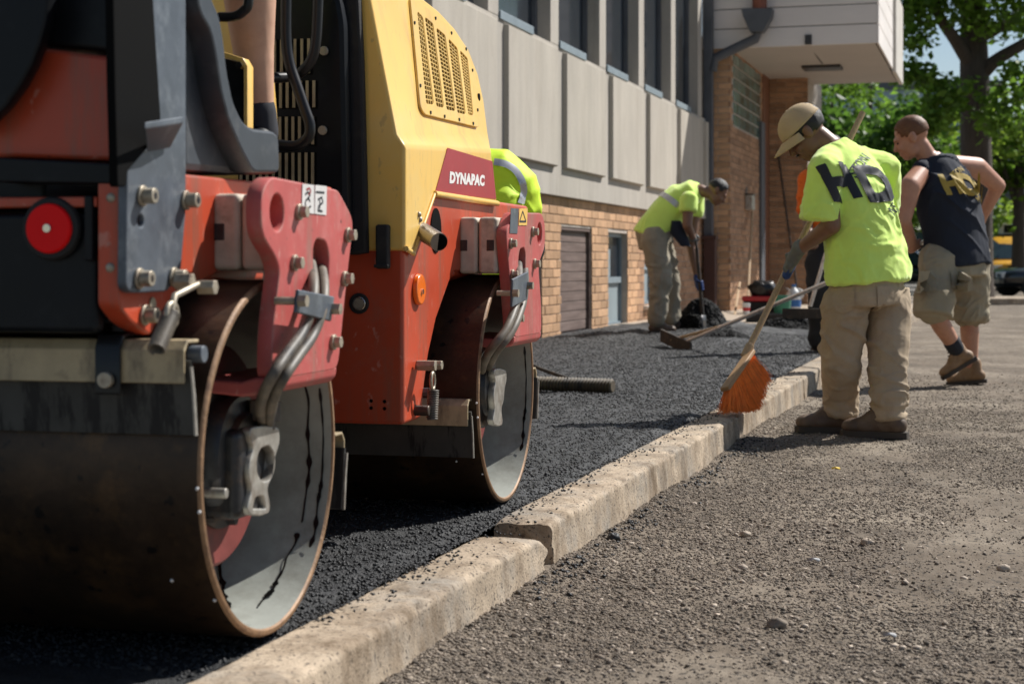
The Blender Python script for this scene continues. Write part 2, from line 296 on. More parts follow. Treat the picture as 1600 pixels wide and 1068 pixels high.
def stones(n, y0, y1, s0, s1, matn, name, label, octa=False, bias=0, sparse=.1, wide=1):
    y = y0*np.exp(RNG.random(n)*math.log(y1/y0)); x = KX0+.008+RNG.random(n)**1.1*(1.15+.045*y)*wide; s = s0*(s1/s0)**(RNG.random(n)**2.2)
    dens = vnoise(x*1.7+3, y*1.2, 21)*.6+vnoise(x*5, y*4, 22)*.4+.28*np.exp(-((x-KX0)/.55)**2); keep = RNG.random(n) < np.clip((dens-.36+bias)*3.2, sparse, 1); x, y, s = x[keep], y[keep], s[keep]
    P = np.stack([x, y, road_z(x, y)+s*.12], -1); o = scatter(name, P, s, matn, octa=octa, jitter=.3); o['label'] = label
stones(190000, 2.9, 10, .0016, .0052, 'stone_bits', 'gravel', 'loose brown and grey gravel strewn over the roadbed', True)
stones(15000, 2.9, 13, .0035, .0085, 'stone_bits', 'coarse_gravel', 'coarser brown and grey stones strewn over the roadbed', False, .05)
stones(45000, 2.9, 12, .0022, .0075, 'stone_bits', 'road_grit', 'grit strewn over the wider roadbed', True, .05, .2, 3.2)
stones(2600, 3.0, 11, .0025, .010, 'stone_pale', 'pebbles', 'pale tan pebbles strewn over the roadbed', False, .1, .4)
# fresh asphalt sheet
def asph_z(x, y):
    rolled = 1-smooth01((y-6.2)/2.2)
    rough = (.3+.7*(1-rolled)); 
    z = rough*(.012*(vnoise(x*1.4+9, y*1.1, 31)-.5)+.012*(vnoise(x*7, y*6, 32)-.5)) + .008*(vnoise(x*30, y*30, 33)-.5)+.007*(vnoise(x*75, y*75, 34)-.5)
    far = smooth01((y-12.5)/4.)*smooth01((KX1-.4-x)/.8)*smooth01((x+4.28)/.55); z = z+far*(.05*(vnoise(x*1.6, y*.9, 35))+.05*(vnoise(x*4.5, y*3, 36)-.35))
    return AZ-.006+z-.014*smooth01((x-(KX1-.10))/.1)+.012*np.exp(-((x-KX1)/.03)**2)*(vnoise(y*6, x*0+1, 37)-.3)
yy = 1.6*np.exp(np.arange(0, math.log(19.4/1.6), .0042)); xx = np.arange(-4.32, KX1+.012, .013)
asp = link('sidewalk', grid_mesh('sidewalk', xx, yy, asph_z), 'fresh_asphalt'); tag(asp, 'fresh black asphalt laid along the kerb', None, kind='structure')
n = 90000; y = 2.6*np.exp(RNG.random(n)*math.log(17/2.6)); x = KX1-.005-RNG.random(n)**1.2*2.9; s = RNG.uniform(.0028, .0066, n)*(1+.3*(y > 8))
P = np.stack([x, y, asph_z(x, y)+s*.15], -1); scatter('asphalt_grains', P, s, 'asphalt_bits', octa=True)['label'] = 'coarse black grains of fresh asphalt'
# crumbs of asphalt spilled on the kerb top and at its foot
n = 900; y = 3.0*np.exp(RNG.random(n)*math.log(11/3.0)); x = KX1+np.abs(RNG.normal(0, .05, n)); x = np.minimum(x, KX0-.012); s = RNG.uniform(.0025, .006, n)
crP = np.stack([x, y, AZ+.003+s*.3-.02*(y < 4.32)*smooth01((y-2.9)/1.4)], -1); scatter('asphalt_crumbs', crP, s, 'asphalt_bits', octa=True)['label'] = 'black asphalt crumbs spilled on the kerb'
n = 420; y = RNG.choice([4.35, 5.2, 6.4, 7.4], n)+RNG.normal(0, .22, n); x = KX0+.03+np.abs(RNG.normal(0, .06, n)); s = RNG.uniform(.003, .009, n)
P = np.stack([x, y, road_z(x, y)+s*.5], -1); scatter('asphalt_spill', P, s, 'asphalt_bits', octa=True)['label'] = 'black asphalt crumbs dropped along the foot of the kerb'
# the kerb: stones one behind another
kerb = thing('kerb', 'row of weathered tan concrete kerb stones along the fresh asphalt', None); kerb['kind'] = 'structure'
def kerb_stone(y0, y1, dz0, dz1, dx, seed, rough_ends=(.004, .004)):
    prof = [(KX1, -.10), (KX1, .05), (KX1, .105)]+[(KX1+.010*(1-math.cos(a)), .11+.010*math.sin(a)) for a in (.5, 1.57)]
    prof += [(KX1+.02+k*(KX0-KX1-.036)/12, .12) for k in range(13)]+[(KX0-.016+.016*math.sin(a), .104+.016*math.cos(a)) for a in (.35, .7, 1.05, 1.4)]+[(KX0+.010*k/12, .10-.20*k/12) for k in range(13)]
    ny = max(8, int((y1-y0)/.014)); ny = min(ny, 260); V = []; Fc = []
    m = len(prof)
    for j in range(ny+1):
        t = j/ny; y = y0+(y1-y0)*t; e0 = math.exp(-(t*(y1-y0))/.035); e1 = math.exp(-((1-t)*(y1-y0))/.035)
        for i, (x, z) in enumerate(prof):
            n_ = noise.noise(Vector((x*9, y*5, z*9+seed)))*.005+noise.noise(Vector((x*40, y*40, z*40+seed)))*.0035
            edge = max(0, 1-abs(i-18)/3.); chip = -edge*max(0, noise.noise(Vector((seed, y*11, 3)))+.35*noise.noise(Vector((seed, y*47, 7)))-.05)*.034
            zz = z+n_+chip+(dz0+(dz1-dz0)*t)*(1 if z > -.05 else 0)-(e0*rough_ends[0]+e1*rough_ends[1])*(2 if z > .06 else .4)
            V.append((x+n_+dx+chip*.6, y+noise.noise(Vector((x*25, z*25, seed+j*0)))*(e0*rough_ends[0]+e1*rough_ends[1])*5, zz))
    for j in range(ny):
        for i in range(m): Fc.append((j*m+i, j*m+(i+1) % m, (j+1)*m+(i+1) % m, (j+1)*m+i))
    mb = MB(); mb.add(V, Fc+[tuple(range(m))[::-1], tuple(range(ny*m, ny*m+m))]); return mb.build('kerb_stone', 'kerb_stone', kerb, smooth=50)
k0 = kerb_stone(.9, 4.285, .0, -.016, .008, 3, (.002, .018)); k0['label'] = 'sunken near kerb stone with a chipped end'
kerb_stone(4.385, 7.42, .002, .002, .004, 11, (.006, .002))
kerb_stone(7.428, 10.45, -.002, .001, 0, 17, (.002, .002)); kerb_stone(10.458, 13.5, 0, 0, .003, 23, (.002, .002)); kerb_stone(13.508, 18.5, 0, 0, 0, 31, (.002, .002)); kerb_stone(18.508, 26, 0, 0, 0, 37, (.002, .002)); kerb_stone(26.008, 36, 0, 0, 0, 41, (.002, .002))
far_walk = MB().box((-4.4, 18.8, -.05), (KX1-.004, 37, .118)).build('pavement', 'paving'); tag(far_walk, 'pale paving under the entrance canopy', None, kind='structure')
# ================================================================== THE BUILDING
pm('concrete', (.43, .395, .345), .85, grime=(.30, .265, .22), gcut=(.52, .85), gscale=1.2, gvert=.08, var=.10, scale=2.0, c2=(.36, .325, .28), mask=(.5, .75), mscale=3, spots=(.25, .22, .18), spot_scale=70, spot_cut=.3, bump=.25, bscale=90, stretch=(1, 1, .35), spec=.25)
pm('concrete_panel', (.45, .41, .35), .85, grime=(.33, .29, .235), gcut=(.52, .85), gscale=1.2, gvert=.08, var=.12, scale=2.4, c2=(.38, .34, .285), mask=(.5, .8), mscale=3, spots=(.27, .235, .19), spot_scale=80, spot_cut=.31, bump=.3, bscale=110, stretch=(1, 1, .3), spec=.25)
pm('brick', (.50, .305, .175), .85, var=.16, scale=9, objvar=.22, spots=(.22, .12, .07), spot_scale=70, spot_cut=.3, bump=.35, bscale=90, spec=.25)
pm('brick_far_shaded', (.34, .20, .12), .85, var=.16, scale=9, island=.25, bump=.3, bscale=90, spec=.25)  # darker copy of the brick, with the shade on these walls put into the colour
pm('mortar', (.44, .385, .33), .9, var=.15, scale=10, bump=.3)
pm('brown_door', (.135, .088, .072), .65, var=.2, scale=3, c2=(.20, .145, .125), mask=(.45, .7), mscale=3, stretch=(1, .5, 7))
pm('blue_grey_frame', (.20, .25, .28), .6, var=.12)
pm('window_pane', (.022, .028, .036), .08, var=.15, spec=.6)
pm('blind', (.22, .27, .29), .7, var=.12, scale=3)
pm('white_trim', (.62, .58, .52), .6, var=.12)
pm('pipe_grey', (.085, .092, .105), .55, var=.2, scale=4)
pm('pipe_brown', (.060, .024, .018), .6, var=.2)
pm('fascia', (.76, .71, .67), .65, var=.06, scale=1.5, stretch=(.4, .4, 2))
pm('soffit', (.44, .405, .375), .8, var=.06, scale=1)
pm('rust_pipe', (.25, .085, .05), .7, var=.2)
pm('glass_block', (.10, .17, .15), .18, var=.4, scale=5, objvar=.35)
pm('brown_metal', (.20, .085, .045), .6, var=.15)
WX = -4.3; SILL = 3.04; CB = 1.526; WXB = WX-.06
def wy(px, X=WX): return W(px, 300, X=X).y
bld = thing('office_building', 'tan brick and concrete building with tall windows and raised wall panels', 'building', (WX, 14, 0)); BO = Vector((WX, 14, 0))
class BB(MB):
    def build(s, *a, **k):
        s.v = [(x-BO.x, y-BO.y, z-BO.z) for x, y, z in s.v]; return MB.build(s, *a, **k)
YE = wy(1106)+.05                       # far end of the concrete front
Y0 = 2.0
BB().box((WX-.5, Y0, CB), (WX, YE, SILL)).build('concrete_wall', 'concrete', bld)
BB().box((WX-6, Y0, -.1), (WX-.56, YE, 9)).build('building_core', 'dark_void', bld)
mull = [wy(p) for p in (861, 938, 998, 1048, 1091)]; sp_m = (mull[-1]-mull[0])/4; mull = [mull[0]+sp_m*k for k in range(-7, 5)]
for i, ym in enumerate(mull):
    BB().box((WX-.5, ym-.02, SILL+.002), (WX+.001, ym+.30, 8.5)).build('mullion', 'concrete', bld, bevel=.008)
    # raised panel after this mullion
    ya, yb = ym+.46, ym+sp_m+.10
    if ya < YE: 
        p = BB(); x0, x1 = WX-.004, WX+.05; yb = min(yb, YE-.04)
        p.add([(x0, ya-.015, 1.80), (x0, yb+.015, 1.80), (x0, yb+.015, 3.0), (x0, ya-.015, 3.0), (x1, ya, 1.815), (x1, yb, 1.815), (x1, yb, 2.985), (x1, ya, 2.985)], [(0, 1, 5, 4), (1, 2, 6, 5), (2, 3, 7, 6), (3, 0, 4, 7), (4, 5, 6, 7)])
        p.build('wall_panel', 'concrete_panel', bld, bevel=.006)
    yc, yd = ym+.30, ym+sp_m-.02
    if yd > YE+.4: continue
    xf = WX-.135; w = BB()
    fr = .07; z1 = 8.4
    w.box((xf-.06, yc, SILL+.002), (xf, yc+fr, z1)).box((xf-.06, yd-fr, SILL+.002), (xf, yd, z1)).box((xf-.06, yc+fr, SILL+.002), (xf, yd-fr, SILL+.09)).box((xf-.06, yc+fr, 5.2), (xf, yd-fr, 5.28))
    win = w.build('window', 'pipe_grey', bld)
    BB().box((xf-.05, yc+fr, SILL+.09), (xf-.04, yd-fr, 8.3)).build('pane', 'window_pane', win)
    BB().box((xf-.035, yc+fr+.001, SILL+.095), (xf-.02, yc+.36, 8.3)).build('curtain', 'blind', win)
    BB().box((xf+.001, yc+.003, SILL-.02), (WX+.02, yc+(yd-yc)*.62, SILL+.06)).build('sill', 'blue_grey_frame', win, bevel=.006)
BB().box((WX-.5, Y0, 8.5), (WX+.003, YE, 9.6)).build('parapet', 'concrete', bld)
# brick base: openings as (y0, y1, z0, z1, kind)
XB = WXB
yA, yB = wy(877, XB), wy(925, XB); yC, yD = wy(951, XB), wy(981, XB)
openings = [(yA, yB, .0, W(900, 355, X=XB).z, 'door'), (yC, yD, W(952, 512, X=XB).z, W(960, 363, X=XB).z, 'window'), (wy(828, XB), wy(847, XB), 0, W(846, 372, X=XB).z, 'door'), (wy(1007, XB), wy(1026, XB), .3, 1.3, 'window')]
mortar = BB(); cuts = sorted([(a, b) for a, b, *_ in openings]); y = Y0
for a, b, z0, z1, k in sorted(openings): mortar.box((XB-.3, y, -.1), (XB-.012, a, CB)); mortar.box((XB-.3, a, z1), (XB-.012, b, CB)); mortar.box((XB-.3, a, -.1), (XB-.012, b, z0)); y = b
mortar.box((XB-.3, y, -.1), (XB-.012, YE, CB)); brick_wall = mortar.build('brick_wall', 'mortar', bld)
CH, BLN, JT = .0925, .305, .0095; meshes = {}
def brick_mesh(l, h=CH-JT, d=.05, axis='y'):
    key = (round(l, 2), axis)
    if key not in meshes:
        mb = MB(); b = .004; hl, hh = key[0]/2, h/2
        q = [(-hl, -hh), (hl, -hh), (hl, hh), (-hl, hh)]; q2 = [(-hl+b, -hh+b), (hl-b, -hh+b), (hl-b, hh-b), (-hl+b, hh-b)]
        if axis == 'y': vs_ = [(-d, u, v) for u, v in q]+[(-b, u, v) for u, v in q]+[(0, u, v) for u, v in q2]
        else: vs_ = [(u, d, v) for u, v in q]+[(u, b, v) for u, v in q]+[(u, 0, v) for u, v in q2]
        fs2 = [(8, 9, 10, 11)]+[(4+i, 4+(i+1) % 4, 8+(i+1) % 4, 8+i) for i in range(4)]+[(i, (i+1) % 4, 4+(i+1) % 4, 4+i) for i in range(4)]
        meshes[key] = mb.add(vs_, fs2).mesh('brick'); meshes[key].materials.append(M['brick'])
    return meshes[key]
far_b = MB(); nb = 0
def blocked(ya, yb, z):
    segs = [(ya, yb)]
    for a, b, z0, z1, k in openings:
        if z0-.02 < z < z1: segs = [s2 for s1 in segs for s2 in ((s1[0], min(s1[1], a-.004)), (max(s1[0], b+.004), s1[1])) if s2[1]-s2[0] > .05]
    return segs
for j in range(16):
    z = CB-.004-CH*(j+.5)
    if z < .03: break
    y = 6+(BLN/2 if j % 2 else 0)
    while y < YE-.1:
        for a, b in blocked(y, min(y+BLN-JT, YE), z):
            out = random.uniform(-.004, .003); yc = (a+b)/2
            if 14.9 < yc < 20.6:
                o = bpy.data.objects.new('brick', brick_mesh(b-a)); COL.objects.link(o); o.parent = brick_wall; o.location = (XB+out-BO.x, yc-BO.y, z); nb += 1
            else:
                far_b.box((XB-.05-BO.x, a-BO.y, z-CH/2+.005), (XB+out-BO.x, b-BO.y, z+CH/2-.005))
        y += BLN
o = far_b.build('bricks_beyond', 'brick_far_shaded', brick_wall); o['kind'] = 'stuff'
for a, b, z0, z1, k in openings:
    if k == 'door':
        d = BB().box((XB-.11, a, max(z0, .05)), (XB-.07, b, z1)).build('door', 'brown_door', bld)
        zz = .12; 
        while zz < z1-.05:
            BB().box((XB-.071, a+.03, zz), (XB-.058+.004*random.random(), b-.03, min(zz+.098, z1-.04))).build('board', 'brown_door', d, bevel=.004); zz += .105
        BB().box((XB-.07, a, .05), (XB-.02, a+.03, z1)).box((XB-.07, b-.03, .05), (XB-.02, b, z1)).box((XB-.07, a+.03, z1-.035), (XB-.02, b-.03, z1)).build('door_frame', 'brown_door', d)
    else:
        d = BB().box((XB-.12, a, z0), (XB-.075, a+.05, z1)).box((XB-.12, b-.05, z0), (XB-.075, b, z1)).box((XB-.12, a+.05, z1-.05), (XB-.075, b-.05, z1)).box((XB-.12, a+.05, z0), (XB-.075, b-.05, z0+.05)).box((XB-.12, a+.05, (z0+z1)/2-.04), (XB-.07, b-.05, (z0+z1)/2+.03)).build('basement_window', 'blue_grey_frame', bld)
        BB().box((XB-.115, a+.05, z0+.05), (XB-.105, b-.05, (z0+z1)/2-.04)).build('pane', 'blind', d); BB().box((XB-.115, a+.05, (z0+z1)/2+.03), (XB-.105, b-.05, z1-.05)).build('pane', 'window_pane', d)
        BB().box((XB-.104, a+.055, (z0+z1)/2+.035), (XB-.10, a+.05+(b-a)*.45, (z0+z1)/2+.36)).build('curtain', 'blind', d)
        BB().box((XB-.07, a-.05, z0-.05), (XB+.06, b+.35, z0)).build('window_sill', 'white_trim', d, bevel=.006)
# ---- entrance: brick pier, side wall with glass blocks, end wall, canopy
Yp = YE+.02; Xe = W(1141, 300, Y=Yp).x; Ye = W(1201, 300, X=Xe).y; Xw = W(1262, 300, Y=Ye).x; CZ = W(1370, 67, Y=Yp).z
ent = thing('entrance_porch', 'brick entrance with glass block panel under a white boarded canopy', 'porch', (Xe, Yp, AZ)); EO = Vector((Xe, Yp, AZ))
class EB(MB):
    def build(s, *a, **k):
        s.v = [(x-EO.x, y-EO.y, z-EO.z) for x, y, z in s.v]; return MB.build(s, *a, **k)
pier = EB().box((WX-.3, Yp+.012, 0), (Xe-.012, Ye, CZ+.2)).build('brick_pier', 'mortar', ent)
fb2 = MB(); nfb = 0
j = 0; z = .10
while z < CZ:
    zc = z+CH/2; wid = Xe-WX
    bl = [(WX, WX+BLN-JT), (WX+BLN, Xe)] if j % 2 == 0 else [(WX, WX+BLN*.5-JT), (WX+BLN*.5, Xe)]
    for a, b in bl:
        if b-a < .03: continue
        b = min(b, Xe)
        o = bpy.data.objects.new('brick', brick_mesh(b-a, axis='x')); COL.objects.link(o); o.parent = pier; o.location = ((a+b)/2-EO.x, Yp+random.uniform(-.003, .003)-EO.y, zc-EO.z)
    yq = Yp+(0 if j % 2 else -BLN/2)
    while yq < Ye:
        a, b = max(yq, Yp+.01), min(yq+BLN-JT, Ye-.01)
        gy0, gy1 = W(1146, 200, X=Xe).y, W(1188, 200, X=Xe).y; gz0, gz1 = W(1146, 196, X=Xe).z, CZ-.02; 
        dy0 = W(1186, 300, X=Xe).y
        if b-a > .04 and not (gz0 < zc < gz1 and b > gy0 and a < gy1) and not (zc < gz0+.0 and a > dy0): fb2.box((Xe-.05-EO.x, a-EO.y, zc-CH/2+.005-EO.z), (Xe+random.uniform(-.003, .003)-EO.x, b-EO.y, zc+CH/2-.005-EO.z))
        yq += BLN
    xq = Xe-(.15 if j % 2 else 0)
    while xq < Xw:
        a, b = max(xq, Xe+.012), min(xq+BLN-JT, Xw)
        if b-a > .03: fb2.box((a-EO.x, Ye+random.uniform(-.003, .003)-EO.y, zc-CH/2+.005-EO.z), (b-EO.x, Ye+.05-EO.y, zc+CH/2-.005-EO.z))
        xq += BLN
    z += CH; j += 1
o = fb2.build('porch_bricks', 'brick_far_shaded', pier); o['kind'] = 'stuff'
EB().box((Xe-.3, Ye+.014, 0), (Xw-.01, Ye+2.5, CZ+.1)).build('end_wall', 'mortar', ent)
# glass blocks
nby = 5; nbz = 6
gpan = EB().box((Xe-.04, gy0, gz0), (Xe-.008, gy1, gz1)).build('glass_block_panel', 'mortar', ent)
for a in range(nby):
    for b in range(nbz):
        wy_, wz_ = (gy1-gy0)/nby, (gz1-gz0)/nbz
        EB().box((Xe-.03, gy0+a*wy_+.012, gz0+b*wz_+.012), (Xe+.002, gy0+(a+1)*wy_-.012, gz0+(b+1)*wz_-.012)).build('glass_block', 'glass_block', gpan, bevel=.01)
EB().box((Xe-.03, dy0, 0), (Xe+.05, dy0+.42, gz0+.3)).build('door_frame', 'pipe_grey', ent, bevel=.01)
EB().box((Xe-.03, dy0+.425, 0), (Xe+.02, Ye-.02, CZ)).build('door_surround', 'brown_metal', ent)
# canopy
Xc = W(1370, 67, Y=Yp).x; Yc2 = W(1404, 125, X=Xc).y; bh = .30
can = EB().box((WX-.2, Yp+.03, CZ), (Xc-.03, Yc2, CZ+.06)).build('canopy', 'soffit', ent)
for k in range(5):
    z0 = CZ-.004+k*bh
    EB().box((WX-.1, Yp-.02, z0), (Xc-.001, Yp+.02, z0+bh-.014)).build('fascia_board', 'fascia', can, bevel=.004)
    EB().box((Xc, Yp-.02, z0), (Xc+.03, Yp+3.4, z0+bh-.014)).build('fascia_board', 'fascia', can, bevel=.004)
EB().box((WX-.1, Yp+.02, CZ+.06), (Xc-.002, Yc2, CZ+1.45)).build('canopy_body', 'pipe_grey', can)
EB().box((Xc+.01, Yp+3.5, CZ-.05), (Xc+.08, Yc2, CZ+1.35)).build('canopy_sign', 'white_trim', can, bevel=.01)
lp = W(1285, 104, Z=CZ); EB().box((lp.x-.32, lp.y-.25, CZ-.05), (lp.x+.32, lp.y+.25, CZ+.001)).build('ceiling_light', 'steel_dark', can, bevel=.01)
p0, p1 = W(1262, 68, Y=Yp-.03), W(1285, 100, Z=CZ-.01); EB().tube([p0, p1], .012, 6).build('cable', 'steel_dark', can); EB().box((p0.x-.04, p0.y-.02, p0.z-.02), (p0.x+.06, p0.y+.02, p0.z+.13)).build('bracket', 'steel_dark', can)
# drain pipe with hopper
dp = thing('drain_pipe', 'dark grey drain pipe with hopper running down beside the brick pier', 'drain pipe', W(1106, 480, Y=Yp-.2)); DO = dp.location.copy()
class DB(MB):
    def build(s, *a, **k):
        s.v = [(x-DO.x, y-DO.y, z-DO.z) for x, y, z in s.v]; return MB.build(s, *a, **k)
yd_ = Yp-.22; xa, xb = W(1100, 300, Y=yd_).x, W(1114, 300, Y=yd_).x; zj = W(1108, 371, Y=yd_).z
DB().box((xa, yd_-.06, zj), (xb, yd_+.08, 9)).build('pipe', 'pipe_grey', dp, bevel=.012)
DB().box((xa+.01, yd_-.10, .05), (xb+.05, yd_+.10, zj)).build('pipe_guard', 'pipe_brown', dp, bevel=.01); DB().box((xa-.02, yd_-.12, zj-.03), (xb+.07, yd_+.11, zj+.03)).build('collar', 'pipe_brown', dp, bevel=.006)
h = [W(a, b, Y=yd_) for a, b in ((1160, 15), (1209, 15), (1207, 28), (1196, 48), (1192, 52), (1174, 52), (1172, 48), (1163, 28))]
DB().prism('y', [(p.x, p.z) for p in h], yd_-.14, yd_+.1).build('hopper', 'pipe_grey', dp, bevel=.012)
a, b = W(1183, 52, Y=yd_), W(1113, 96, Y=yd_); DB().tube([a, a+Vector((-.02, 0, -.08)), b+Vector((.05, 0, .05)), b+Vector((0, 0, -.15))], .075, 10).build('elbow', 'pipe_grey', dp, smooth=50)
a = W(1187, 15, Y=yd_); DB().tube([a, a+Vector((0, 0, 1.2))], .11, 12).build('inlet', 'rust_pipe', dp)
# mailbox on the entrance wall
mp_ = W(1172, 315, X=Xe+.06); mbx = MB().box((-.06, -.16, -.14), (.06, .16, .12)).build('mailbox', 'steel_light', None, bevel=.012); mbx.location = mp_
tag(mbx, 'small grey metal box fixed to the brick wall beside the entrance door', 'mailbox'); MB().box((-.075, -.18, .10), (.075, .18, .125)).build('lid', 'steel_dark', mbx, bevel=.004); MB().box((-.075, -.05, .125), (-.055, .05, .24)).build('hanger', 'steel_dark', mbx)
print('bricks', nb)
# ================================================================== THE ROAD ROLLER
RO = Vector((-1.324, 2.914, AZ)); RA = math.atan2(.075, 1.819); DR = .336; WB = 1.8205
rex = Vector((math.cos(RA), math.sin(RA), 0)); rey = Vector((-math.sin(RA), math.cos(RA), 0)); rez = Vector((0, 0, 1))
def RL(px, py, x=None, y=None, z=None):
    r = ray(px, py); o = CAM-RO; e, v = (rex, x) if x is not None else (rey, y) if y is not None else (rez, z)
    p = o+r*((v-o.dot(e))/r.dot(e)); return Vector((p.dot(rex), p.dot(rey), p.dot(rez)))
def yz(pts, x): return [tuple(RL(a, b, x=x)[1:]) for a, b in pts]
def xz(pts, y): return [(q[0], q[2]) for q in (RL(a, b, y=y) for a, b in pts)]
rol = thing('road_roller', 'red and yellow tandem vibratory road roller standing on the fresh asphalt', 'road roller', RO, RA)
# ---- drums
def make_drum():
    d = MB().lathe_x([(-.006, DR), (-.10, DR), (-.3, DR), (-.6, DR), (-.9, DR), (-1.194, DR)], 0, DR, 128).build('drum', 'drum_steel', rol, smooth=60)
    for s in (0, 1):
        X = (lambda x: -1.2-x) if s else (lambda x: x)
        MB().lathe_x([(X(-.006), DR), (X(-.002), DR-.002), (X(0), DR-.005), (X(0), DR-.012), (X(-.004), DR-.015)], 0, DR, 128).build('rim', 'rim_rust', d, smooth=50)
        MB().lathe_x([(X(-.004), DR-.015), (X(-.03), DR-.015), (X(-.15), DR-.0155), (X(-.33), DR-.016)], 0, DR, 96).build('inner_shell', 'drum_inside', d, smooth=60)
        MB().lathe_x([(X(-.33), DR-.015), (X(-.33), .20), (X(-.32), .195), (X(-.30), .19), (X(-.30), .0001)], 0, DR, 64).build('end_plate', 'red_faded', d, smooth=40)
    return d
drum = make_drum(); drum['label'] = 'rear drum with rusty rim edge and grey oil streaked inside'
def streak(a0, a1, x0, x1, w, seed, blobs=3):
    """oil run on the inside of the near drum: from angle a0 to a1 (0 = forward, -90 = bottom), drifting x0 to x1"""
    rr = DR-.0185; n = 150; vs = []; fs = []; rd = random.Random(seed); bl = [(rd.random(), rd.uniform(.5, 1.1)) for _ in range(blobs)]
    for k in range(n+1):
        t = k/n; a = R(a0+(a1-a0)*t); ww = w*(.45+.35*noise.noise(Vector((t*9, seed, 0)))+sum(b*math.exp(-((t-c)/.03)**2) for c, b in bl))
        if k in (0, n): ww *= .2
        xc = x0+(x1-x0)*t+.006*noise.noise(Vector((t*5, 4, seed)))
        for sgn in (-1, 1): vs.append((xc+sgn*ww, rr*math.cos(a), DR+rr*math.sin(a)))
    for k in range(n): fs.append((2*k, 2*k+1, 2*k+3, 2*k+2))
    MB().add(vs, fs).build('oil_streak', 'oil', drum)
for a in ((35, -32, -.055, -.05, .0045, 1, 4), (20, -42, -.022, -.020, .004, 2, 5), (-36, -74, -.055, -.07, .005, 5, 4), (-48, -86, -.215, -.10, .008, 7, 4), (-52, -88, -.245, -.12, .006, 8, 2), (-95, -99, -.04, -.05, .006, 9, 1), (60, 25, -.03, -.028, .004, 12, 3)): streak(*a)
# hub with its motor and lifting plate
def make_hub():
    h = MB().lathe_x([(-.31, .0001), (-.31, .13), (-.13, .13), (-.125, .14), (-.105, .14), (-.10, .122), (-.075, .120), (-.066, .114), (-.062, .085), (-.05, .08), (-.047, .055), (-.045, .0001)], 0, DR, 40).build('hub', 'steel_dark', drum, smooth=40)
    MB().lathe_x([(-.145, .0001), (-.145, .205), (-.135, .212), (-.118, .212), (-.112, .205), (-.112, .0001)], 0, DR, 64).build('hub_flange', 'red_dark', drum, smooth=40)
    for k in range(8):
        a = 2*PI*k/8+.2; MB().cyl((-.105, .131*math.cos(a), DR+.131*math.sin(a)), (-.09, .131*math.cos(a), DR+.131*math.sin(a)), .010, n=6).build('bolt', 'steel_dark', rol)
    return h
make_hub()
x8 = -.028
o8 = yz([(392, 668), (415, 664), (437, 668), (438, 690), (430, 715), (427, 742), (418, 762), (423, 790), (421, 801), (408, 806), (391, 804), (386, 795), (394, 765), (389, 745), (390, 722), (397, 700), (391, 685)], x8)
hole_a = yz([(408, 700), (420, 695), (429, 708), (429, 730), (422, 750), (410, 752), (402, 738), (402, 715)], x8); hole_b = yz([(400, 776), (412, 774), (416, 794), (395, 794)], x8)
slab('lifting_plate', 'x', round_poly(o8, .012), x8-.01, .02, 'steel_light', rol, [round_poly(hole_a, .01), round_poly(hole_b, .006)], .003)
c8 = RL(408, 735, x=x8)
MB().obox((x8-.05, c8.y-.03, c8.z-.0), (.04, 0, 0), (0, .055, 0), (0, 0, .085)).build('motor_block', 'steel_dark', rol, bevel=.018, seg=3)
for (px, py, r_) in ((380, 690, .013), (345, 770, .010), (385, 780, .009)):
    p = RL(px, py, x=-.055); MB().cyl((p.x-.03, p.y, p.z), (p.x+.012, p.y, p.z), r_, n=12).build('cap_screw', 'steel_light', rol, bevel=.002)
tm = text_mesh('PX', .042, .002)
def put_text(me, name, mat, parent, org, ux, uy, off=0):
    for v in me.vertices: v.co = Vector(org)+Vector(ux)*v.co.x+Vector(uy)*v.co.y
    return link(name, me, mat, parent)
# ---- fork plates
def fork(name, far):
    X0 = .010; T = .032; fx = X0+T
    def Y(y): return 1.965-y if far else y
    pts = [(-.125, .862), (.235, .853), (.262, .838), (.333, .794), (.286, .658), (.236, .488), (-.118, .488), (-.112, .584), (-.078, .690), (-.10, .715), (-.168, .757), (-.168, .83)]
    slot = [(.095, .70), (.095, .735), (.112, .752), (.165, .748), (.185, .72), (.180, .655), (.10, .645)]
    fl = lambda L_: [(Y(a), b) for a, b in L_]
    p = slab(name, 'x', round_poly(fl(pts), .03), X0+T/2, T, 'red_faded', rol, [[(Y(a), b) for a, b in circ(-.092, .797, .034)], round_poly(fl(slot), .02)], .004)
    # lower flange turning into the drum
    ya, yb = sorted((Y(-.118), Y(.233)))
    MB().prism('y', [(fx, .494), (fx-.003, .474), (fx-.016, .462), (-.02, .458), (-.13, .468), (-.13, .492), (-.02, .486), (X0, .494)], ya, yb).build('lower_flange', 'red_faded', p, bevel=.006)
    for (y, z) in ((.012, .801), (-.012, .704), (.287, .762), (.268, .672), (.20, .545)):
        b = MB().cyl((fx, Y(y), z), (fx+.007, Y(y), z), .016, n=20).cyl((fx+.006, Y(y), z), (fx+.020, Y(y), z), .0125, n=6)
        b.build('bolt', 'bolt_zinc', p, bevel=.0015)
    return p
pn = fork('fork_plate', False); pf = fork('fork_plate', True)
pn['label'] = 'near fork plate in faded red with white warning stickers'; pf['label'] = 'far fork plate in faded red with grey and yellow stickers'
def sticker(px, x, mat, parent, y=None, t=.0012, name='sticker'):
    q = yz(px, x); return MB().prism('x', q, x, x+t).build(name, mat, parent)
fx = .042
s1 = sticker([(472, 287), (490, 289), (490, 334), (471, 331)], fx+.0005, 'sticker_white', pn); s2 = sticker([(492, 289), (510, 291), (509, 336), (491, 334)], fx+.0005, 'sticker_white', pn)
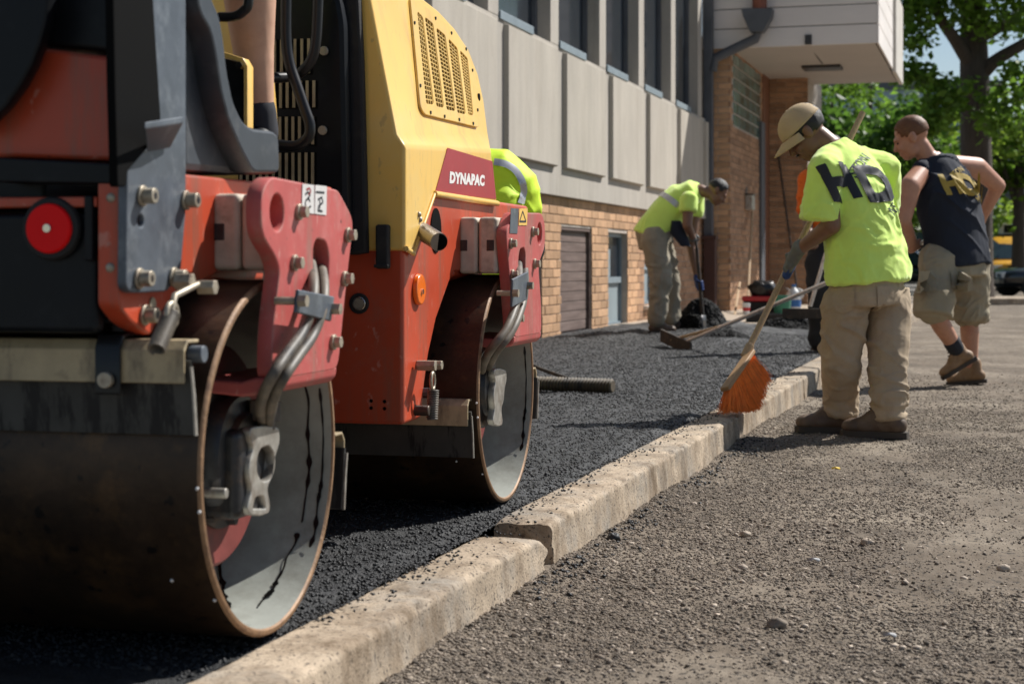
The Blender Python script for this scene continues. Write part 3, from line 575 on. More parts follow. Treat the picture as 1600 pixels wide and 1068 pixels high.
def glyph(parent, pxs, x, w, mat='print_black'):
    P = [RL(a, b, x=x) for a, b in pxs]; m_ = MB()
    for a, b in zip(P[:-1], P[1:]):
        d = (b-a).normalized(); nrm = Vector((0, -d.z, d.y))*w; m_.add([a-nrm, a+nrm, b+nrm, b-nrm], [(0, 1, 2, 3)])
    return m_.build('pictogram', mat, parent)
gx = fx+.0023
for pth, mt in (([(477, 304), (481, 300), (485, 303), (483, 309), (478, 313), (477, 320), (481, 326), (486, 322)], 'print_black'), ([(479, 296), (484, 294), (486, 299), (482, 304)], 'sticker_red'), ([(481, 308), (485, 315)], 'print_black')): glyph(s1, pth, gx, .0022, mt)
for pth in ([(494, 300), (507, 301)], [(497, 312), (503, 308), (505, 316), (498, 322), (497, 329), (504, 330)], [(500, 313), (500, 327)]): glyph(s2, pth, gx, .0022)
sticker([(798, 325), (810, 326), (808, 365), (796, 364)], fx+.0005, 'grey_plate', pf)
ys = sticker([(811, 326), (824, 325), (823, 352), (810, 352)], fx+.0005, 'yellow_paint', pf); glyph(ys, [(812, 346), (817, 330), (822, 346), (812, 346)], gx, .003)
# hoses through the slots, with clamps
def hoses(path, off, rad, far):
    for k, (dy, dx) in enumerate(off):
        P = [RL(a+dy*sc, b+dy*sc*.35, x=x+dx) for (a, b, x), sc in zip(path, [1]*(len(path)-1)+[.6])]; MB().tube(spline(P, 8), rad, 14).build('hydraulic_hose', 'hose', rol, smooth=60)
hoses([(478, 372, -.06), (489, 400, -.01), (497, 440, .055), (494, 480, .074), (480, 520, .072), (457, 553, .076), (436, 584, .072), (421, 612, .045), (414, 638, -.005), (413, 662, -.045)], [(-7, 0), (9, .004)], .0105, False)
hoses([(300, 520, -.2), (345, 590, -.16), (360, 615, -.14), (352, 650, -.13)], [(0, 0), (14, -.01)], .011, False)
hoses([(812, 392, -.04), (815, 430, .055), (812, 470, .074), (795, 515, .07), (770, 548, .03), (758, 575, -.05), (755, 600, -.1)], [(-4, 0), (5, -.004)], .012, True)
for px, far in ([(465, 452), (521, 463), (516, 502), (461, 488)], 0), ([(800, 436), (824, 424), (823, 468), (799, 480)], 1):
    c = MB(); q = yz(px, .085); c.prism('x', q, .080, .088); o = c.build('hose_clamp', 'grey_plate', rol, bevel=.003)
    for i, j in ((0, 3), (1, 2)):
        yb_, zb = (q[i][0]*.62+q[1-i][0]*.02+q[j][0]*.36), (q[i][1]+q[j][1])/2; MB().cyl((.088, yb_, zb), (.104, yb_, zb), .012, n=6).cyl((.042, yb_, zb), (.081, yb_, zb), .008, n=10).build('bolt', 'bolt_zinc', o)
for px, py in ((404, 640), (424, 642), (415, 655)):
    p = RL(px, py, x=-.045); MB().cyl((p.x, p.y, p.z-.02), (p.x, p.y, p.z+.02), .02, n=6).build('hose_fitting', 'hose', rol, bevel=.002)
p = RL(352, 655, x=-.13); MB().cyl(p-Vector((0, 0, .02)), p+Vector((0, 0, .02)), .016, n=6).build('hose_fitting', 'grey_plate', rol, bevel=.002)
# inner support arm of the fork
for far in (0, 1):
    y0 = WB if far else 0
    MB().prism('x', [(y0-.10, .40), (y0+.12, .40), (y0+.08, DR-.06), (y0-.06, DR-.06)], -.165, -.148).build('fork_arm', 'red_faded', rol, bevel=.006)
# ---- rubber buffers between body and fork
def buffer(ya, yb, za, zb):
    for k, (xa, xb) in enumerate(((-.106, -.050), (-.047, .009))):
        m_ = MB().box((xa, ya, za), (xb, yb, zb)); o = m_.build('rubber_buffer', 'beige_rubber', rol, bevel=.012, seg=3)
        xm = (xa+xb)/2+(.008 if k else -.012)
        MB().box((xm-.011, ya-.0015, (za+zb)/2-.016), (xm+.011, ya+.01, (za+zb)/2+.016)).build('recess', 'steel_dark', o, bevel=.002)
buffer(-.055, .18, .690, .835); buffer(1.655, 1.90, .675, .838)
for ya, yb in ((-.085, .21), (1.62, 1.94)):
    MB().prism('y', [(-.18, .64), (-.125, .662), (-.108, .67), (-.108, .85), (-.12, .856), (-.22, .86)], ya, yb).build('buffer_mount', 'red_paint', rol, bevel=.008)
# ---- rear body
bx = -.10
side = [(186, 268), (163+23, 300), (186, 478), (205, 503), (236, 525), (252, 489), (272, 462), (300, 448), (345, 424), (400, 420), (520, 420), (520, 292), (400, 283), (290, 272)]
sp_ = slab('side_frame', 'x', round_poly(yz(side, bx), .012), bx-.02, .04, 'red_paint', rol, bevel=.005)
for (px, py) in ((173, 309), (172, 418)):
    p = RL(px, py, y=yz([(186, 300)], bx)[0][0]); MB().sphere(p, .0085, 12, 8, sy=.5).build('screw', 'bolt_zinc', rol)
MB().box((-1.08, -.38, .60), (-.142, .42, .80)).build('rear_body', 'black_paint', rol, bevel=.01)
q0 = RL(0, 292, y=-.42); q1 = RL(154, 470, y=-.42)
MB().box((-.95, -.425, .585), (q1.x, -.39, .79)).build('light_panel', 'black_plastic', rol, bevel=.012)
MB().box((-1.05, -.435, .797), (-.142, -.38, .815)).build('frame_edge', 'red_paint', rol, bevel=.004)
tl = RL(83, 357, y=-.43)
for k in (0, 1):
    tx = tl.x if k == 0 else -1.2-tl.x
    o = MB().cyl((tx, -.43, tl.z), (tx, -.442, tl.z), .055, .051, n=40).build('tail_light', 'rubber', rol, bevel=.003)
    MB().cyl((tx, -.440, tl.z), (tx, -.449, tl.z), .043, .041, n=40).build('lens', 'tail_red', o, bevel=.003)
    MB().cyl((tx, -.448, tl.z), (tx, -.4525, tl.z), .0075, n=16).build('screw', 'chrome', o, bevel=.001)
    MB().box((tx+.062, -.441, tl.z-.055), (tx+.078, -.424, tl.z+.055)).build('trim', 'black_plastic', o, bevel=.004)
# panels above the tail light
MB().prism('y', xz([(0, 246), (182, 256), (184, 288), (0, 285)], -.43), -.44, -.36).build('shelf', 'black_plastic', rol, bevel=.004)
MB().prism('y', xz([(-260, 60), (0, 66), (172, 88), (178, 252), (0, 246), (-260, 246)], -.415), -.415, -.30).build('rear_panel', 'red_paint', rol, bevel=.01)
MB().prism('y', xz([(-260, -60), (180, -60), (176, 82), (0, 62), (-260, 58)], -.41), -.405, -.30).build('upper_panel', 'black_plastic', rol, bevel=.01)
fa = spline([(84, -60), (77, 0), (66, 60), (42, 118), (0, 176), (-70, 240)], 5) if False else [(80, -40), (77, 0), (72, 35), (63, 68), (50, 102), (33, 133), (10, 165), (-30, 205), (-120, 205), (-120, -40)]
slab('fender', 'y', xz(fa, -.47), -.455, .03, 'black_plastic', rol, bevel=.006)
slab('shaded_roll_post', 'x', round_poly(yz([(176, -60), (240, -60), (240, 0), (252, 186), (236, 226), (200, 268), (198, 292), (184, 292), (180, 150)], -.072), .006), -.08, .016, 'dark_void', rol, bevel=.003)  # near-black colour stands in for the post's shade and its shadow on the bracket
slab('mount_bracket', 'x', round_poly(yz([(200, 200), (240, -60), (291, -60), (291, 330), (283, 425), (262, 455), (205, 458), (197, 448)], -.082), .012), -.0905, .017, 'grey_plate', rol, [circ(*yz([(220, 345)], -.082)[0], .012, r2=.0105)], bevel=.003)
tb = [RL(a, b, x=x) for a, b, x in ((226, 190, -.03), (287, 181, -.03), (266, 221, -.075), (230, 227, -.075))]
MB().add(tb+[t-Vector((0, 0, .012)) for t in tb], [(0, 1, 2, 3), (7, 6, 5, 4), (0, 1, 5, 4), (1, 2, 6, 5), (2, 3, 7, 6), (3, 0, 4, 7)]).build('step_tab', 'grey_plate', rol, bevel=.003)
for px, py in ((221, 306), (289, 313), (216, 435), (270, 433), (225, 492)):
    p = RL(px, py, x=-.082 if py < 480 else bx); x0 = p.x
    o = MB().cyl((x0, p.y, p.z), (x0+.006, p.y, p.z), .018, n=24).cyl((x0+.006, p.y, p.z), (x0+.026, p.y, p.z), .0135, n=24).build('cap_bolt', 'bolt_zinc', rol, bevel=.002)
    MB().cyl((x0+.0245, p.y, p.z), (x0+.0265, p.y, p.z), .007, n=6).build('socket', 'steel_dark', o)
MB().cyl(RL(237, 475, x=bx), RL(237, 475, x=bx)+Vector((.003, 0, 0)), .012, n=16).build('plug', 'bolt_zinc', rol)
# operator station shell
shell = [(286, -60), (310, -60), (330, 0), (343, 22), (351, 60), (356, 110), (366, 160), (380, 190), (394, 200), (428, 204), (437, 214), (439, 272), (360, 274), (286, 268)]
slab('side_console', 'x', round_poly(yz(shell, -.115), .02), -.19, .15, 'grey_shell', rol, bevel=.016)
slab('console_shadow_lip', 'x', round_poly(yz([(318, -60), (332, 0), (343, 24), (350, 60), (355, 110), (365, 160), (379, 190), (394, 201), (428, 205), (436, 214), (438, 270), (396, 270), (376, 232), (358, 190), (345, 140), (338, 90), (330, 50), (312, 20), (300, -60)], -.07), .02), -.095, .05, 'grey_shell', rol, bevel=.006)  # raised edge added so that its shadow draws a dark band on the console
MB().box((-1.02, -.38, .80), (-.27, .50, .875)).build('floor_plate', 'black_plastic', rol, bevel=.01)
MB().box((-.80, -.34, .87), (-.40, -.06, 1.22)).build('seat_base', 'black_plastic', rol, bevel=.03)
MB().box((-.84, -.33, 1.22), (-.36, .10, 1.32)).build('seat_cushion', 'black_plastic', rol, bevel=.04, seg=3)
MB().obox((-.60, -.31, 1.55), (.24, 0, 0), (0, .04, .01), (0, -.05, .25)).build('seat_back', 'black_plastic', rol, bevel=.04, seg=3)
# pedal box, hand rails
yb_ = [(352, 82), (383, 92), (390, 104), (390, 200), (384, 200), (384, 108), (379, 99), (352, 90)]
pb = slab('pedal_box', 'y', round_poly(xz([(340, 88), (379, 98), (386, 106), (386, 204), (340, 204)], .52), .008), .54, .03, 'black_plastic', rol, bevel=.003)
slab('yellow_edge', 'y', xz(yb_, .50), .505, .035, 'yellow_paint', pb, bevel=.002)
p = RL(376, 103, y=.49); MB().cyl(p, p-Vector((0, .012, 0)), .009, n=6).build('bolt', 'chrome', pb)
MB().prism('y', xz([(418, 205), (421, 128), (424, 128), (430, 205)], .78), .77, .80).build('kick_plate', 'yellow_paint', rol)
def rail(pts, r, name='hand_rail'): return MB().tube(spline([RL(a, b, y=y) for a, b, y in pts], 7), r, 14).build(name, 'black_paint', rol, smooth=60)
rail([(447, -80, .86), (447, 0, .86), (447, 60, .86), (452, 98, .86), (464, 135, .86), (476, 170, .86), (484, 195, .86), (481, 215, .86), (462, 228, .86), (430, 226, .86)], .0135)
rail([(499, -80, .95), (497, 0, .95), (494, 60, .95), (488, 90, .95), (474, 110, .95), (452, 120, .95), (400, 122, .8), (362, 124, .7)], .0135)
rail([(388, -40, .45), (388, 5, .45), (380, 18, .45), (366, 26, .45), (342, 27, .45)], .011)
# chassis joint between the two halves
MB().box((-.88, .38, .30), (-.36, 1.25, .78)).build('articulation_joint', 'black_paint', rol, bevel=.02)
MB().box((-.90, .40, .80), (-.30, 1.06, .865)).build('platform', 'black_plastic', rol, bevel=.01)
# ---- front body
body = yz([(631, 664), (659, 653), (664, 600), (670, 555), (682, 500), (702, 443)], bx)
body = body+[(1.60, .680), (2.50, .680), (2.55, .74), (2.50, .90), (1.14, .90), (body[0][0], .88)]
MB().prism('x', body, bx, -1.10).build('front_body', 'red_paint', rol, bevel=.012, seg=3)
# sloping red shoulder under the hood
# ---- hood
fb = body[0][0]
HX0 = -.092; ZL = 1.035
def hx(z): return -.115-.20*np.maximum(0, z-ZL)
def RU(px, py):
    x = -.115
    for _ in range(12): p = RL(px, py, x=x); x = float(hx(p.z))
    return p
rear_y = fb-.012
low = [(rear_y, .738), yz([(647, 395)], HX0)[0], yz([(679, 303)], HX0)[0], yz([(777, 318)], HX0)[0], yz([(768, 236)], HX0)[0], (rear_y, ZL-.03)]
upc = [RU(a, b) for a, b in ((763, 208), (757, 160), (747, 115), (732, 76), (710, 43), (685, 16), (662, -2), (630, -22), (595, -38), (540, -48))]
up = [(rear_y, ZL)]+[(p.y, p.z) for p in upc]; up[-1] = (rear_y, up[-1][1])
hm = MB(); n1, n2 = len(low), len(up)
Vr = [(HX0, y, z) for y, z in low]; Vu = [(float(hx(z)), y, z) for y, z in up]
mir = lambda v: (-1.2-v[0], v[1], v[2])
ring = Vr+Vu; A = len(ring)
fs_ = [tuple(range(n1)), tuple(range(n1, A))]+[(n1-1, n1-2, n1+1, n1)]
fs_ += [tuple(A+i for i in f)[::-1] for f in fs_]
loop = list(range(0, n1-1))+list(range(n1+1, A))+[n1, n1-1]
for i in range(len(loop)):
    a, b = loop[i], loop[(i+1) % len(loop)]; fs_.append((a, b, A+b, A+a))
hm.add(ring+[mir(v) for v in ring], fs_)
hood = hm.build('hood', 'yellow_paint', rol, bevel=.010, seg=3, smooth=40)
# lip along the hood's lower edge
lipP = [RL(a, b, x=HX0+.002) for a, b in ((583, 396), (646, 396), (679, 303), (777, 318))]; lipP[0] = Vector((HX0+.002, rear_y, .742))
MB().tube([lipP[0], lipP[1]], .007, 8).build('lower_lip', 'yellow_paint', hood, smooth=50)
MB().tube([lipP[1], lipP[2]], .005, 8).build('lower_lip', 'yellow_paint', hood, smooth=50)
MB().tube([lipP[2], lipP[3]], .009, 8).build('lower_lip', 'yellow_paint', hood, smooth=50)
# decal with the maker's lettering
dq = yz([(699, 231), (769, 252), (775, 311), (680, 300)], HX0+.001)
dec = MB().prism('x', dq, HX0+.0008, HX0+.002).build('decal', 'sticker_red', hood)
tm = text_mesh('DYNAPAC', .1, .0065, .08, 1.08); wx = [v.co.x for v in tm.vertices]; ww = max(wx)-min(wx); hy = [v.co.y for v in tm.vertices]; hh = max(hy)-min(hy)
pa, pb2 = RL(702, 278, x=HX0+.003), RL(757, 283, x=HX0+.003); tall = abs(RL(702, 267, x=HX0).z-RL(702, 286, x=HX0).z)
put_text(tm, 'lettering', 'print_white', dec, (pa+pb2)/2, (pb2-pa)/ww, Vector((0, 0, tall/hh)))
# grille in the hood side
sh = lambda a: np.stack([a[:, 0]+hx(a[:, 2]), a[:, 1], a[:, 2]], -1)
def ru2(pts): return [(RU(a, b).y, RU(a, b).z) for a, b in pts]
slots = [[(648, 18), (657, 28), (674, 164), (662, 162)], [(660, 27), (673, 38), (690, 169), (678, 166)], [(678, 44), (692, 56), (708, 174), (694, 171)], [(697, 61), (711, 76), (724, 179), (711, 176)], [(715, 79), (727, 92), (736, 181), (728, 179)]]
gp = slab('grille_panel', 'x', round_poly(ru2([(637, -8), (676, 22), (706, 46), (726, 78), (737, 115), (746, 200), (660, 179), (653, 168)]), .03), .004, .008, 'yellow_paint', hood, [round_poly(ru2(q), .012) for q in slots], .002, shear=sh)
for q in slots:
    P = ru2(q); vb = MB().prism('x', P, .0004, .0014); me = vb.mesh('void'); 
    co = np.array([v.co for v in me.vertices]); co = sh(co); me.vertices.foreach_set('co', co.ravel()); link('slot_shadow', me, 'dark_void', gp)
    mb = MB(); (tl_, tr_, br_, bl_) = [Vector((0, a, b)) for a, b in P]
    for k in range(1, 20):
        t = k/20; a, b = tl_.lerp(bl_, t), tr_.lerp(br_, t); mb.tube([a+Vector((.0035, 0, 0)), b+Vector((.0035, 0, 0))], .0024, 4)
    for s_ in (.04, .36, .66, .96): mb.tube([tl_.lerp(tr_, s_)+Vector((.004, 0, 0)), bl_.lerp(br_, s_)+Vector((.004, 0, 0))], .0028, 4)
    me = mb.mesh('m'); co = np.array([v.co for v in me.vertices]); co = sh(co); me.vertices.foreach_set('co', co.ravel()); link('mesh_screen', me, 'mesh_screen', gp)
for px, py in ((643, 36), (652, 134), (668, 176), (690, 182), (713, 187), (735, 193), (676, 29), (701, 52), (724, 77), (734, 110), (742, 172)):
    p = RU(px, py); MB().cyl(p+Vector((.007, 0, 0)), p+Vector((.011, 0, 0)), .005, n=8).build('screw', 'black_paint', gp)
for px, py, r_ in ((748, 152, .012), (743, 172, .004)):
    p = RU(px, py); MB().cyl(p-Vector((.002, 0, 0)), p+Vector((.0025, 0, 0)), r_, n=20).build('key_hole', 'dark_void', hood)
# black radiator cover at the back of the hood
ry = rear_y-.004
cv = xz([(505, -60), (560, -60), (566, 0), (571, 100), (576, 290), (578, 395), (562, 398), (500, 398), (380, 398), (380, -60)], ry)
slab('rear_seal', 'y', cv, ry-.012, .03, 'rubber', rol, bevel=.008)
cov = slab('radiator_cover', 'y', round_poly(xz([(380, -50), (525, -50), (540, 8), (545, 40), (552, 392), (380, 392)], ry-.04), .02), ry-.045, .05, 'black_plastic', rol, bevel=.016)
for (pa_, pb_) in (((372, 62), (488, 117)), ((372, 127), (496, 170)), ((372, 182), (494, 228)), ((372, 238), (494, 290))):
    P = xz([pa_, (pb_[0], pa_[1]), pb_, (pa_[0], pb_[1])], ry-.072); MB().prism('y', P, ry-.0716, ry-.0705).build('grille_opening', 'dark_void', cov)
    mb = MB(); x0, x1 = P[0][0], P[1][0]; z0, z1 = P[2][1], P[0][1]; nb_ = int((x1-x0)/.017)
    for k in range(nb_): xa = x0+(k+.5)*(x1-x0)/nb_; mb.box((xa-.0035, ry-.0755, z0+.004), (xa+.0035, ry-.0718, z1-.004))
    mb.build('grille_fins', 'beige_steel', cov)
for px, py in ((507, 80), (505, 204)):
    p = RL(px, py, y=ry-.07); MB().cyl(p, p-Vector((0, .008, 0)), .012, n=20).build('screw', 'bolt_zinc', cov, bevel=.002)
# latch, socket, reflector, exhaust, bolts on the hood
p0 = RL(591, 351, y=rear_y-.004); p1 = RL(611, 420, y=rear_y-.004)
lt = MB().box((p0.x, rear_y-.03, p1.z), (p1.x, rear_y-.003, p0.z)).build('latch', 'rubber', rol, bevel=.006)
MB().box((p0.x-.002, rear_y-.036, p1.z+.003), (p1.x+.002, rear_y-.03, p1.z+.012)).build('latch_tab', 'rubber', lt, bevel=.002)
c_ = RL(561, 474, y=fb-.002); o = MB().cyl((c_.x, fb+.01, c_.z), (c_.x, fb-.006, c_.z), .027, n=32).build('power_socket', 'rubber', rol, bevel=.003)
MB().cyl((c_.x+.002, fb-.004, c_.z), (c_.x+.002, fb-.011, c_.z), .018, n=28).build('socket_ring', 'chrome', o, bevel=.002); MB().cyl((c_.x+.002, fb-.010, c_.z), (c_.x+.002, fb-.0125, c_.z), .013, n=24).build('socket_face', 'bolt_zinc', o)
c_ = RL(657, 452, x=bx+.01); o = MB().cyl((bx, c_.y, c_.z), (bx+.014, c_.y, c_.z), .042, .040, n=36).build('reflector', 'amber', rol, bevel=.004); MB().cyl((bx+.013, c_.y, c_.z-.006), (bx+.018, c_.y, c_.z-.006), .007, n=12).build('screw', 'chrome', o)
e0 = RL(680, 352, x=-.09); e1 = RL(686, 378, x=-.02)
ex = MB().cyl(e0-Vector((.05, .05, 0)), e1, .024, n=28).build('exhaust_pipe', 'exhaust_steel', rol); d_ = (e1-e0).normalized()
MB().cyl(e1-d_*.002, e1+d_*.0008, .022, n=28).build('exhaust_bore', 'dark_void', ex)
hq = RL(682, 366, x=bx); slab('exhaust_surround', 'x', circ(hq.y-.01, hq.z+.01, .05, r2=.062), bx+.001, .004, 'dark_void', rol, bevel=.001)
for px, py in ((654, 335), (656, 343)): p = RL(px, py, x=HX0); MB().sphere(p, .008, 10, 6).build('hinge_pin', 'bolt_zinc', hood)
mb = MB()
for px, py in ((580, 626), (601, 627), (580, 637), (601, 638)): p = RL(px, py, y=fb); MB().cyl(p+Vector((0, .002, 0)), p-Vector((0, .001, 0)), .0048, n=12).build('drain_hole', 'dark_void', rol)
for a_, x_ in ((222, -.012), (190, -.004), (183, -.006), (214, -.08)):
    MB().sphere((x_, DR*math.cos(R(a_)), DR+DR*math.sin(R(a_))), .0034, 8, 6).build('droplet', 'print_white', drum)
# ---- scrapers and springs
def scraper(yc, sgn, z, xr, xl, parent_name='scraper_bar'):
    a = 1 if sgn > 0 else -1     # sgn: -1 behind the drum, +1 ahead of it
    prof = [(yc, z+.045), (yc+a*.045, z+.045+.0), (yc+a*.060, z+.028), (yc+a*.060, z-.028), (yc+a*.054, z-.028), (yc+a*.054, z+.024), (yc+a*.042, z+.039), (yc, z+.039)]
    bar = MB().prism('x', prof, xr, xl).build('scraper_bar', 'beige_steel', rol, bevel=.002)
    bl = MB().prism('x', [(yc+a*.048, z+.01), (yc+a*.040, z+.012), (yc+a*.020, z-.115), (yc+a*.028, z-.118)], xr+.006, xl).build('scraper_blade', 'blade_rubber', bar)
    MB().prism('x', [(yc+a*.052, z+.0), (yc+a*.046, z+.0), (yc+a*.034, z-.05), (yc+a*.026, z-.118), (yc+a*.034, z-.118), (yc+a*.042, z-.05)], xr+.0065, xr+.010).build('end_strip', 'steel_light', bar)
    return bar
b1 = scraper(-.315, -1, .528, -.012, -1.19); b1['label'] = 'beige scraper bar across the back of the rear drum'
e = RL(140, 560, y=-.38)
for xx_ in (e.x+.035, -.6, -.95):
    o = MB().prism('x', [(-.325, .585), (-.372, .582), (-.384, .560), (-.384, .480), (-.378, .480), (-.378, .555), (-.366, .576), (-.325, .579)], xx_-.024, xx_+.024).build('scraper_clamp', 'black_paint', rol, bevel=.003)
    MB().cyl((xx_, -.384, .505), (xx_, -.396, .505), .014, n=20).build('bolt', 'bolt_zinc', o, bevel=.002); MB().tube(spline([(xx_+.004, -.35, .585), (xx_+.004, -.345, .61), (xx_+.004, -.33, .64)], 5), .012, 10).build('scraper_hose', 'rubber', o, smooth=60)
MB().cyl((-.02, -.335, .548), (.008, -.335, .548), .015, n=16).build('pivot_pin', 'grey_plate', rol, bevel=.002)
b2 = scraper(WB-.315, -1, .285, -.02, -1.18); b3 = scraper(.345, 1, .30, -.004, -1.19)
b4 = scraper(WB+.335, 1, .33, -.004, -1.19)
def spring(p0, p1, turns, r, wr, name='spring'):
    p0, p1 = Vector(p0), Vector(p1); d = p1-p0; ux = d.normalized().orthogonal().normalized(); uy = d.normalized().cross(ux); n = turns*14
    pts = [p0+d*(k/n)+(ux*math.cos(2*PI*k/14)+uy*math.sin(2*PI*k/14))*r for k in range(n+1)]
    return MB().tube(pts, wr, 6).build(name, 'hose', rol, smooth=60)
a_, b_ = RL(268, 490, x=-.03), RL(244, 546, x=-.03); a_.z -= 0
spring(a_, b_, 15, .013, .0028); h0 = RL(276, 440, x=-.06)
ring_pts = [a_+Vector((0, .02*math.sin(t), .018+.02*math.cos(t)-.02)) for t in np.linspace(0, 2*PI, 15)]
MB().tube(ring_pts, .005, 8).build('spring_hook', 'bolt_zinc', rol, smooth=60); MB().cyl(h0, h0+Vector((.03, .0, 0)), .016, n=6).cyl(h0+Vector((.028, .03, -.01)), h0+Vector((.06, .03, -.01)), .014, n=6).build('bolt', 'bolt_zinc', rol, bevel=.002); MB().tube([h0+Vector((.03, .02, -.005)), a_+Vector((0, .012, .03)), a_+Vector((0, 0, .005))], .006, 8).build('spring_hook', 'bolt_zinc', rol, smooth=60)
a_, b_ = RL(677, 608, x=-.06), RL(675, 655, x=-.06)
spring(a_, b_, 13, .013, .0028); t_ = RL(674, 570, x=-.06)
ringp = [RL(676, 595, x=-.06)+Vector((0, .016*math.sin(t), .022*math.cos(t))) for t in np.linspace(0, 2*PI, 15)]
MB().tube(ringp, .0045, 8).build('spring_hook', 'bolt_zinc', rol, smooth=60); MB().cyl(t_-Vector((.04, 0, 0)), t_+Vector((.03, 0, 0)), .013, n=6).cyl(t_+Vector((-.03, -.025, 0)), t_+Vector((.02, -.025, 0)), .015, n=6).build('bolt', 'bolt_zinc', rol, bevel=.002)
p = RL(660, 641, x=-.08); MB().cyl(p-Vector((.04, 0, 0)), p+Vector((.02, 0, 0)), .014, n=16).build('pivot_pin', 'steel_dark', rol, bevel=.003)
p = RL(662, 612, x=-.1); MB().cyl(p-Vector((.02, 0, 0)), p+Vector((.02, 0, 0)), .012, n=6).build('bolt', 'grey_plate', rol)
# steering column and wheel, above the picture
MB().tube([(-.6, .55, .86), (-.6, .40, 1.45)], .05, 12).build('steering_column', 'black_plastic', rol, smooth=60)
MB().tube([(-.6+.19*math.cos(t), .40+.18*math.sin(t)*.85, 1.48+.06*math.sin(t)) for t in np.linspace(0, 2*PI, 33)], .014, 8).tube([(-.78, .40, 1.48), (-.42, .40, 1.48)], .01, 6).build('steering_wheel', 'black_plastic', rol, smooth=60)
# second drum: a copy of the drum
fd = copy_tree(drum, rol); fd.location = (0, WB, 0); fd['label'] = 'front drum with rusty rim edge, partly under the hood'
for ch in list(fd.children):
    if ch.name.startswith('oil_streak') and int(ch.name.split('.')[-1]) % 2: bpy.data.objects.remove(ch)
o8b = [(y+WB, z) for y, z in o8]; slab('lifting_plate', 'x', round_poly(o8b, .012), x8-.01, .02, 'steel_light', rol, bevel=.003)
# ================================================================== PEOPLE
pm('skin_brown', (.21, .105, .062), .5, var=.12, scale=20, bump=.1, bscale=150, bdist=.002)
pm('skin_tan', (.50, .25, .16), .5, var=.12, scale=14, c2=(.46, .19, .12), mask=(.5, .75), mscale=9, bump=.1, bscale=150, bdist=.002)
pm('skin_leg', (.56, .33, .22), .5, var=.12, scale=14, c2=(.48, .24, .16), mask=(.5, .75), mscale=9)
pm('hi_vis', (.68, .93, .17), .85, var=.06, scale=6, bump=.25, bscale=30, bdist=.006, sheen=.3)
pm('hi_vis_jacket', (.62, .88, .03), .7, var=.06, scale=6, bump=.25, bscale=30, bdist=.006)
pm('khaki', (.40, .31, .21), .9, var=.12, scale=5, c2=(.28, .205, .13), mask=(.52, .75), mscale=6, bump=.3, bscale=28, bdist=.006)
pm('stone_cotton', (.34, .29, .20), .9, var=.12, scale=5, c2=(.26, .215, .15), mask=(.52, .75), mscale=6, bump=.3, bscale=28, bdist=.006)
pm('grey_khaki', (.31, .27, .20), .9, var=.12, scale=5, c2=(.22, .19, .14), mask=(.52, .75), mscale=6, bump=.3, bscale=28, bdist=.006)
pm('navy', (.011, .016, .030), .9, var=.2, scale=6, c2=(.05, .055, .065), mask=(.6, .85), mscale=4, bump=.25, bscale=30, bdist=.006)
pm('orange_cloth', (.88, .16, .012), .85, var=.08)
pm('dark_cloth', (.02, .021, .024), .9, var=.2)
pm('denim', (.05, .09, .16), .9, var=.2)
pm('boot_leather', (.10, .062, .038), .6, var=.25, scale=12, c2=(.17, .12, .08), mask=(.5, .75), mscale=10, bump=.3, bscale=60)
pm('boot_tan', (.25, .145, .07), .65, var=.25, scale=12, c2=(.32, .22, .13), mask=(.5, .75), mscale=10, bump=.3, bscale=60)
pm('boot_sole', (.055, .043, .034), .8, var=.2)
pm('cap_tan', (.50, .37, .215), .85, var=.1, scale=8, bump=.2, bscale=120)
pm('hair_black', (.012, .010, .009), .5, var=.3, scale=60, bump=.8, bscale=220, bdist=.006)
pm('hair_ginger', (.15, .06, .022), .6, var=.3, scale=60, bump=.5, bscale=260, bdist=.003)
pm('glove_grey', (.16, .165, .16), .85, var=.15, scale=20, bump=.3, bscale=90)
pm('glove_blue', (.02, .055, .19), .7, var=.2, bump=.3, bscale=90)
pm('eye_dark', (.02, .015, .012), .2, var=.1)
pm('reflective', (.50, .50, .52), .3, metal=.4, var=.08)
pm('print_gold', (.42, .29, .05), .7, var=.15, scale=30)
pm('print_ink', (.010, .022, .026), .7, var=.1)
pm('sock', (.02, .022, .03), .9, var=.2)
def J(px, py, D): return W(px, py, D=D)
def capsule(mb, a, b, ra, rb, n=14, flat=1.0):
    a, b = Vector(a), Vector(b); d = (b-a); L_ = d.length; d = d.normalized() if L_ > 1e-6 else Vector((0, 0, 1)); pts, rs = [], []
    for t in (.02, .35, .7, 1): pts.append(a-d*ra*math.cos(t*PI/2)); rs.append(max(.0008, ra*math.sin(t*PI/2)))
    for t in (1, .7, .35, .02): pts.append(b+d*rb*math.cos(t*PI/2)); rs.append(max(.0008, rb*math.sin(t*PI/2)))
    return mb.tube(pts, rs, n, flat)
def sleeve(mb, a, b, ra, rb):
    a, b = Vector(a), Vector(b); d = (b-a).normalized(); return mb.tube([a-d*ra*.6, a, a.lerp(b, .5), b-d*.004, b], [ra*.5, ra, (ra+rb)/2, rb, rb*.97], 20)
def chain(mb, pts, rs, n=14):
    for i in range(len(pts)-1): capsule(mb, pts[i], pts[i+1], rs[i], rs[i+1], n)
    return mb
def ellips(mb, c, ax, ay, az, nu=18, nv=12):
    s = MB().sphere((0, 0, 0), 1, nu, nv); c = Vector(c); mb.add([c+Vector(ax)*v[0]+Vector(ay)*v[1]+Vector(az)*v[2] for v in s.v], s.f); return mb
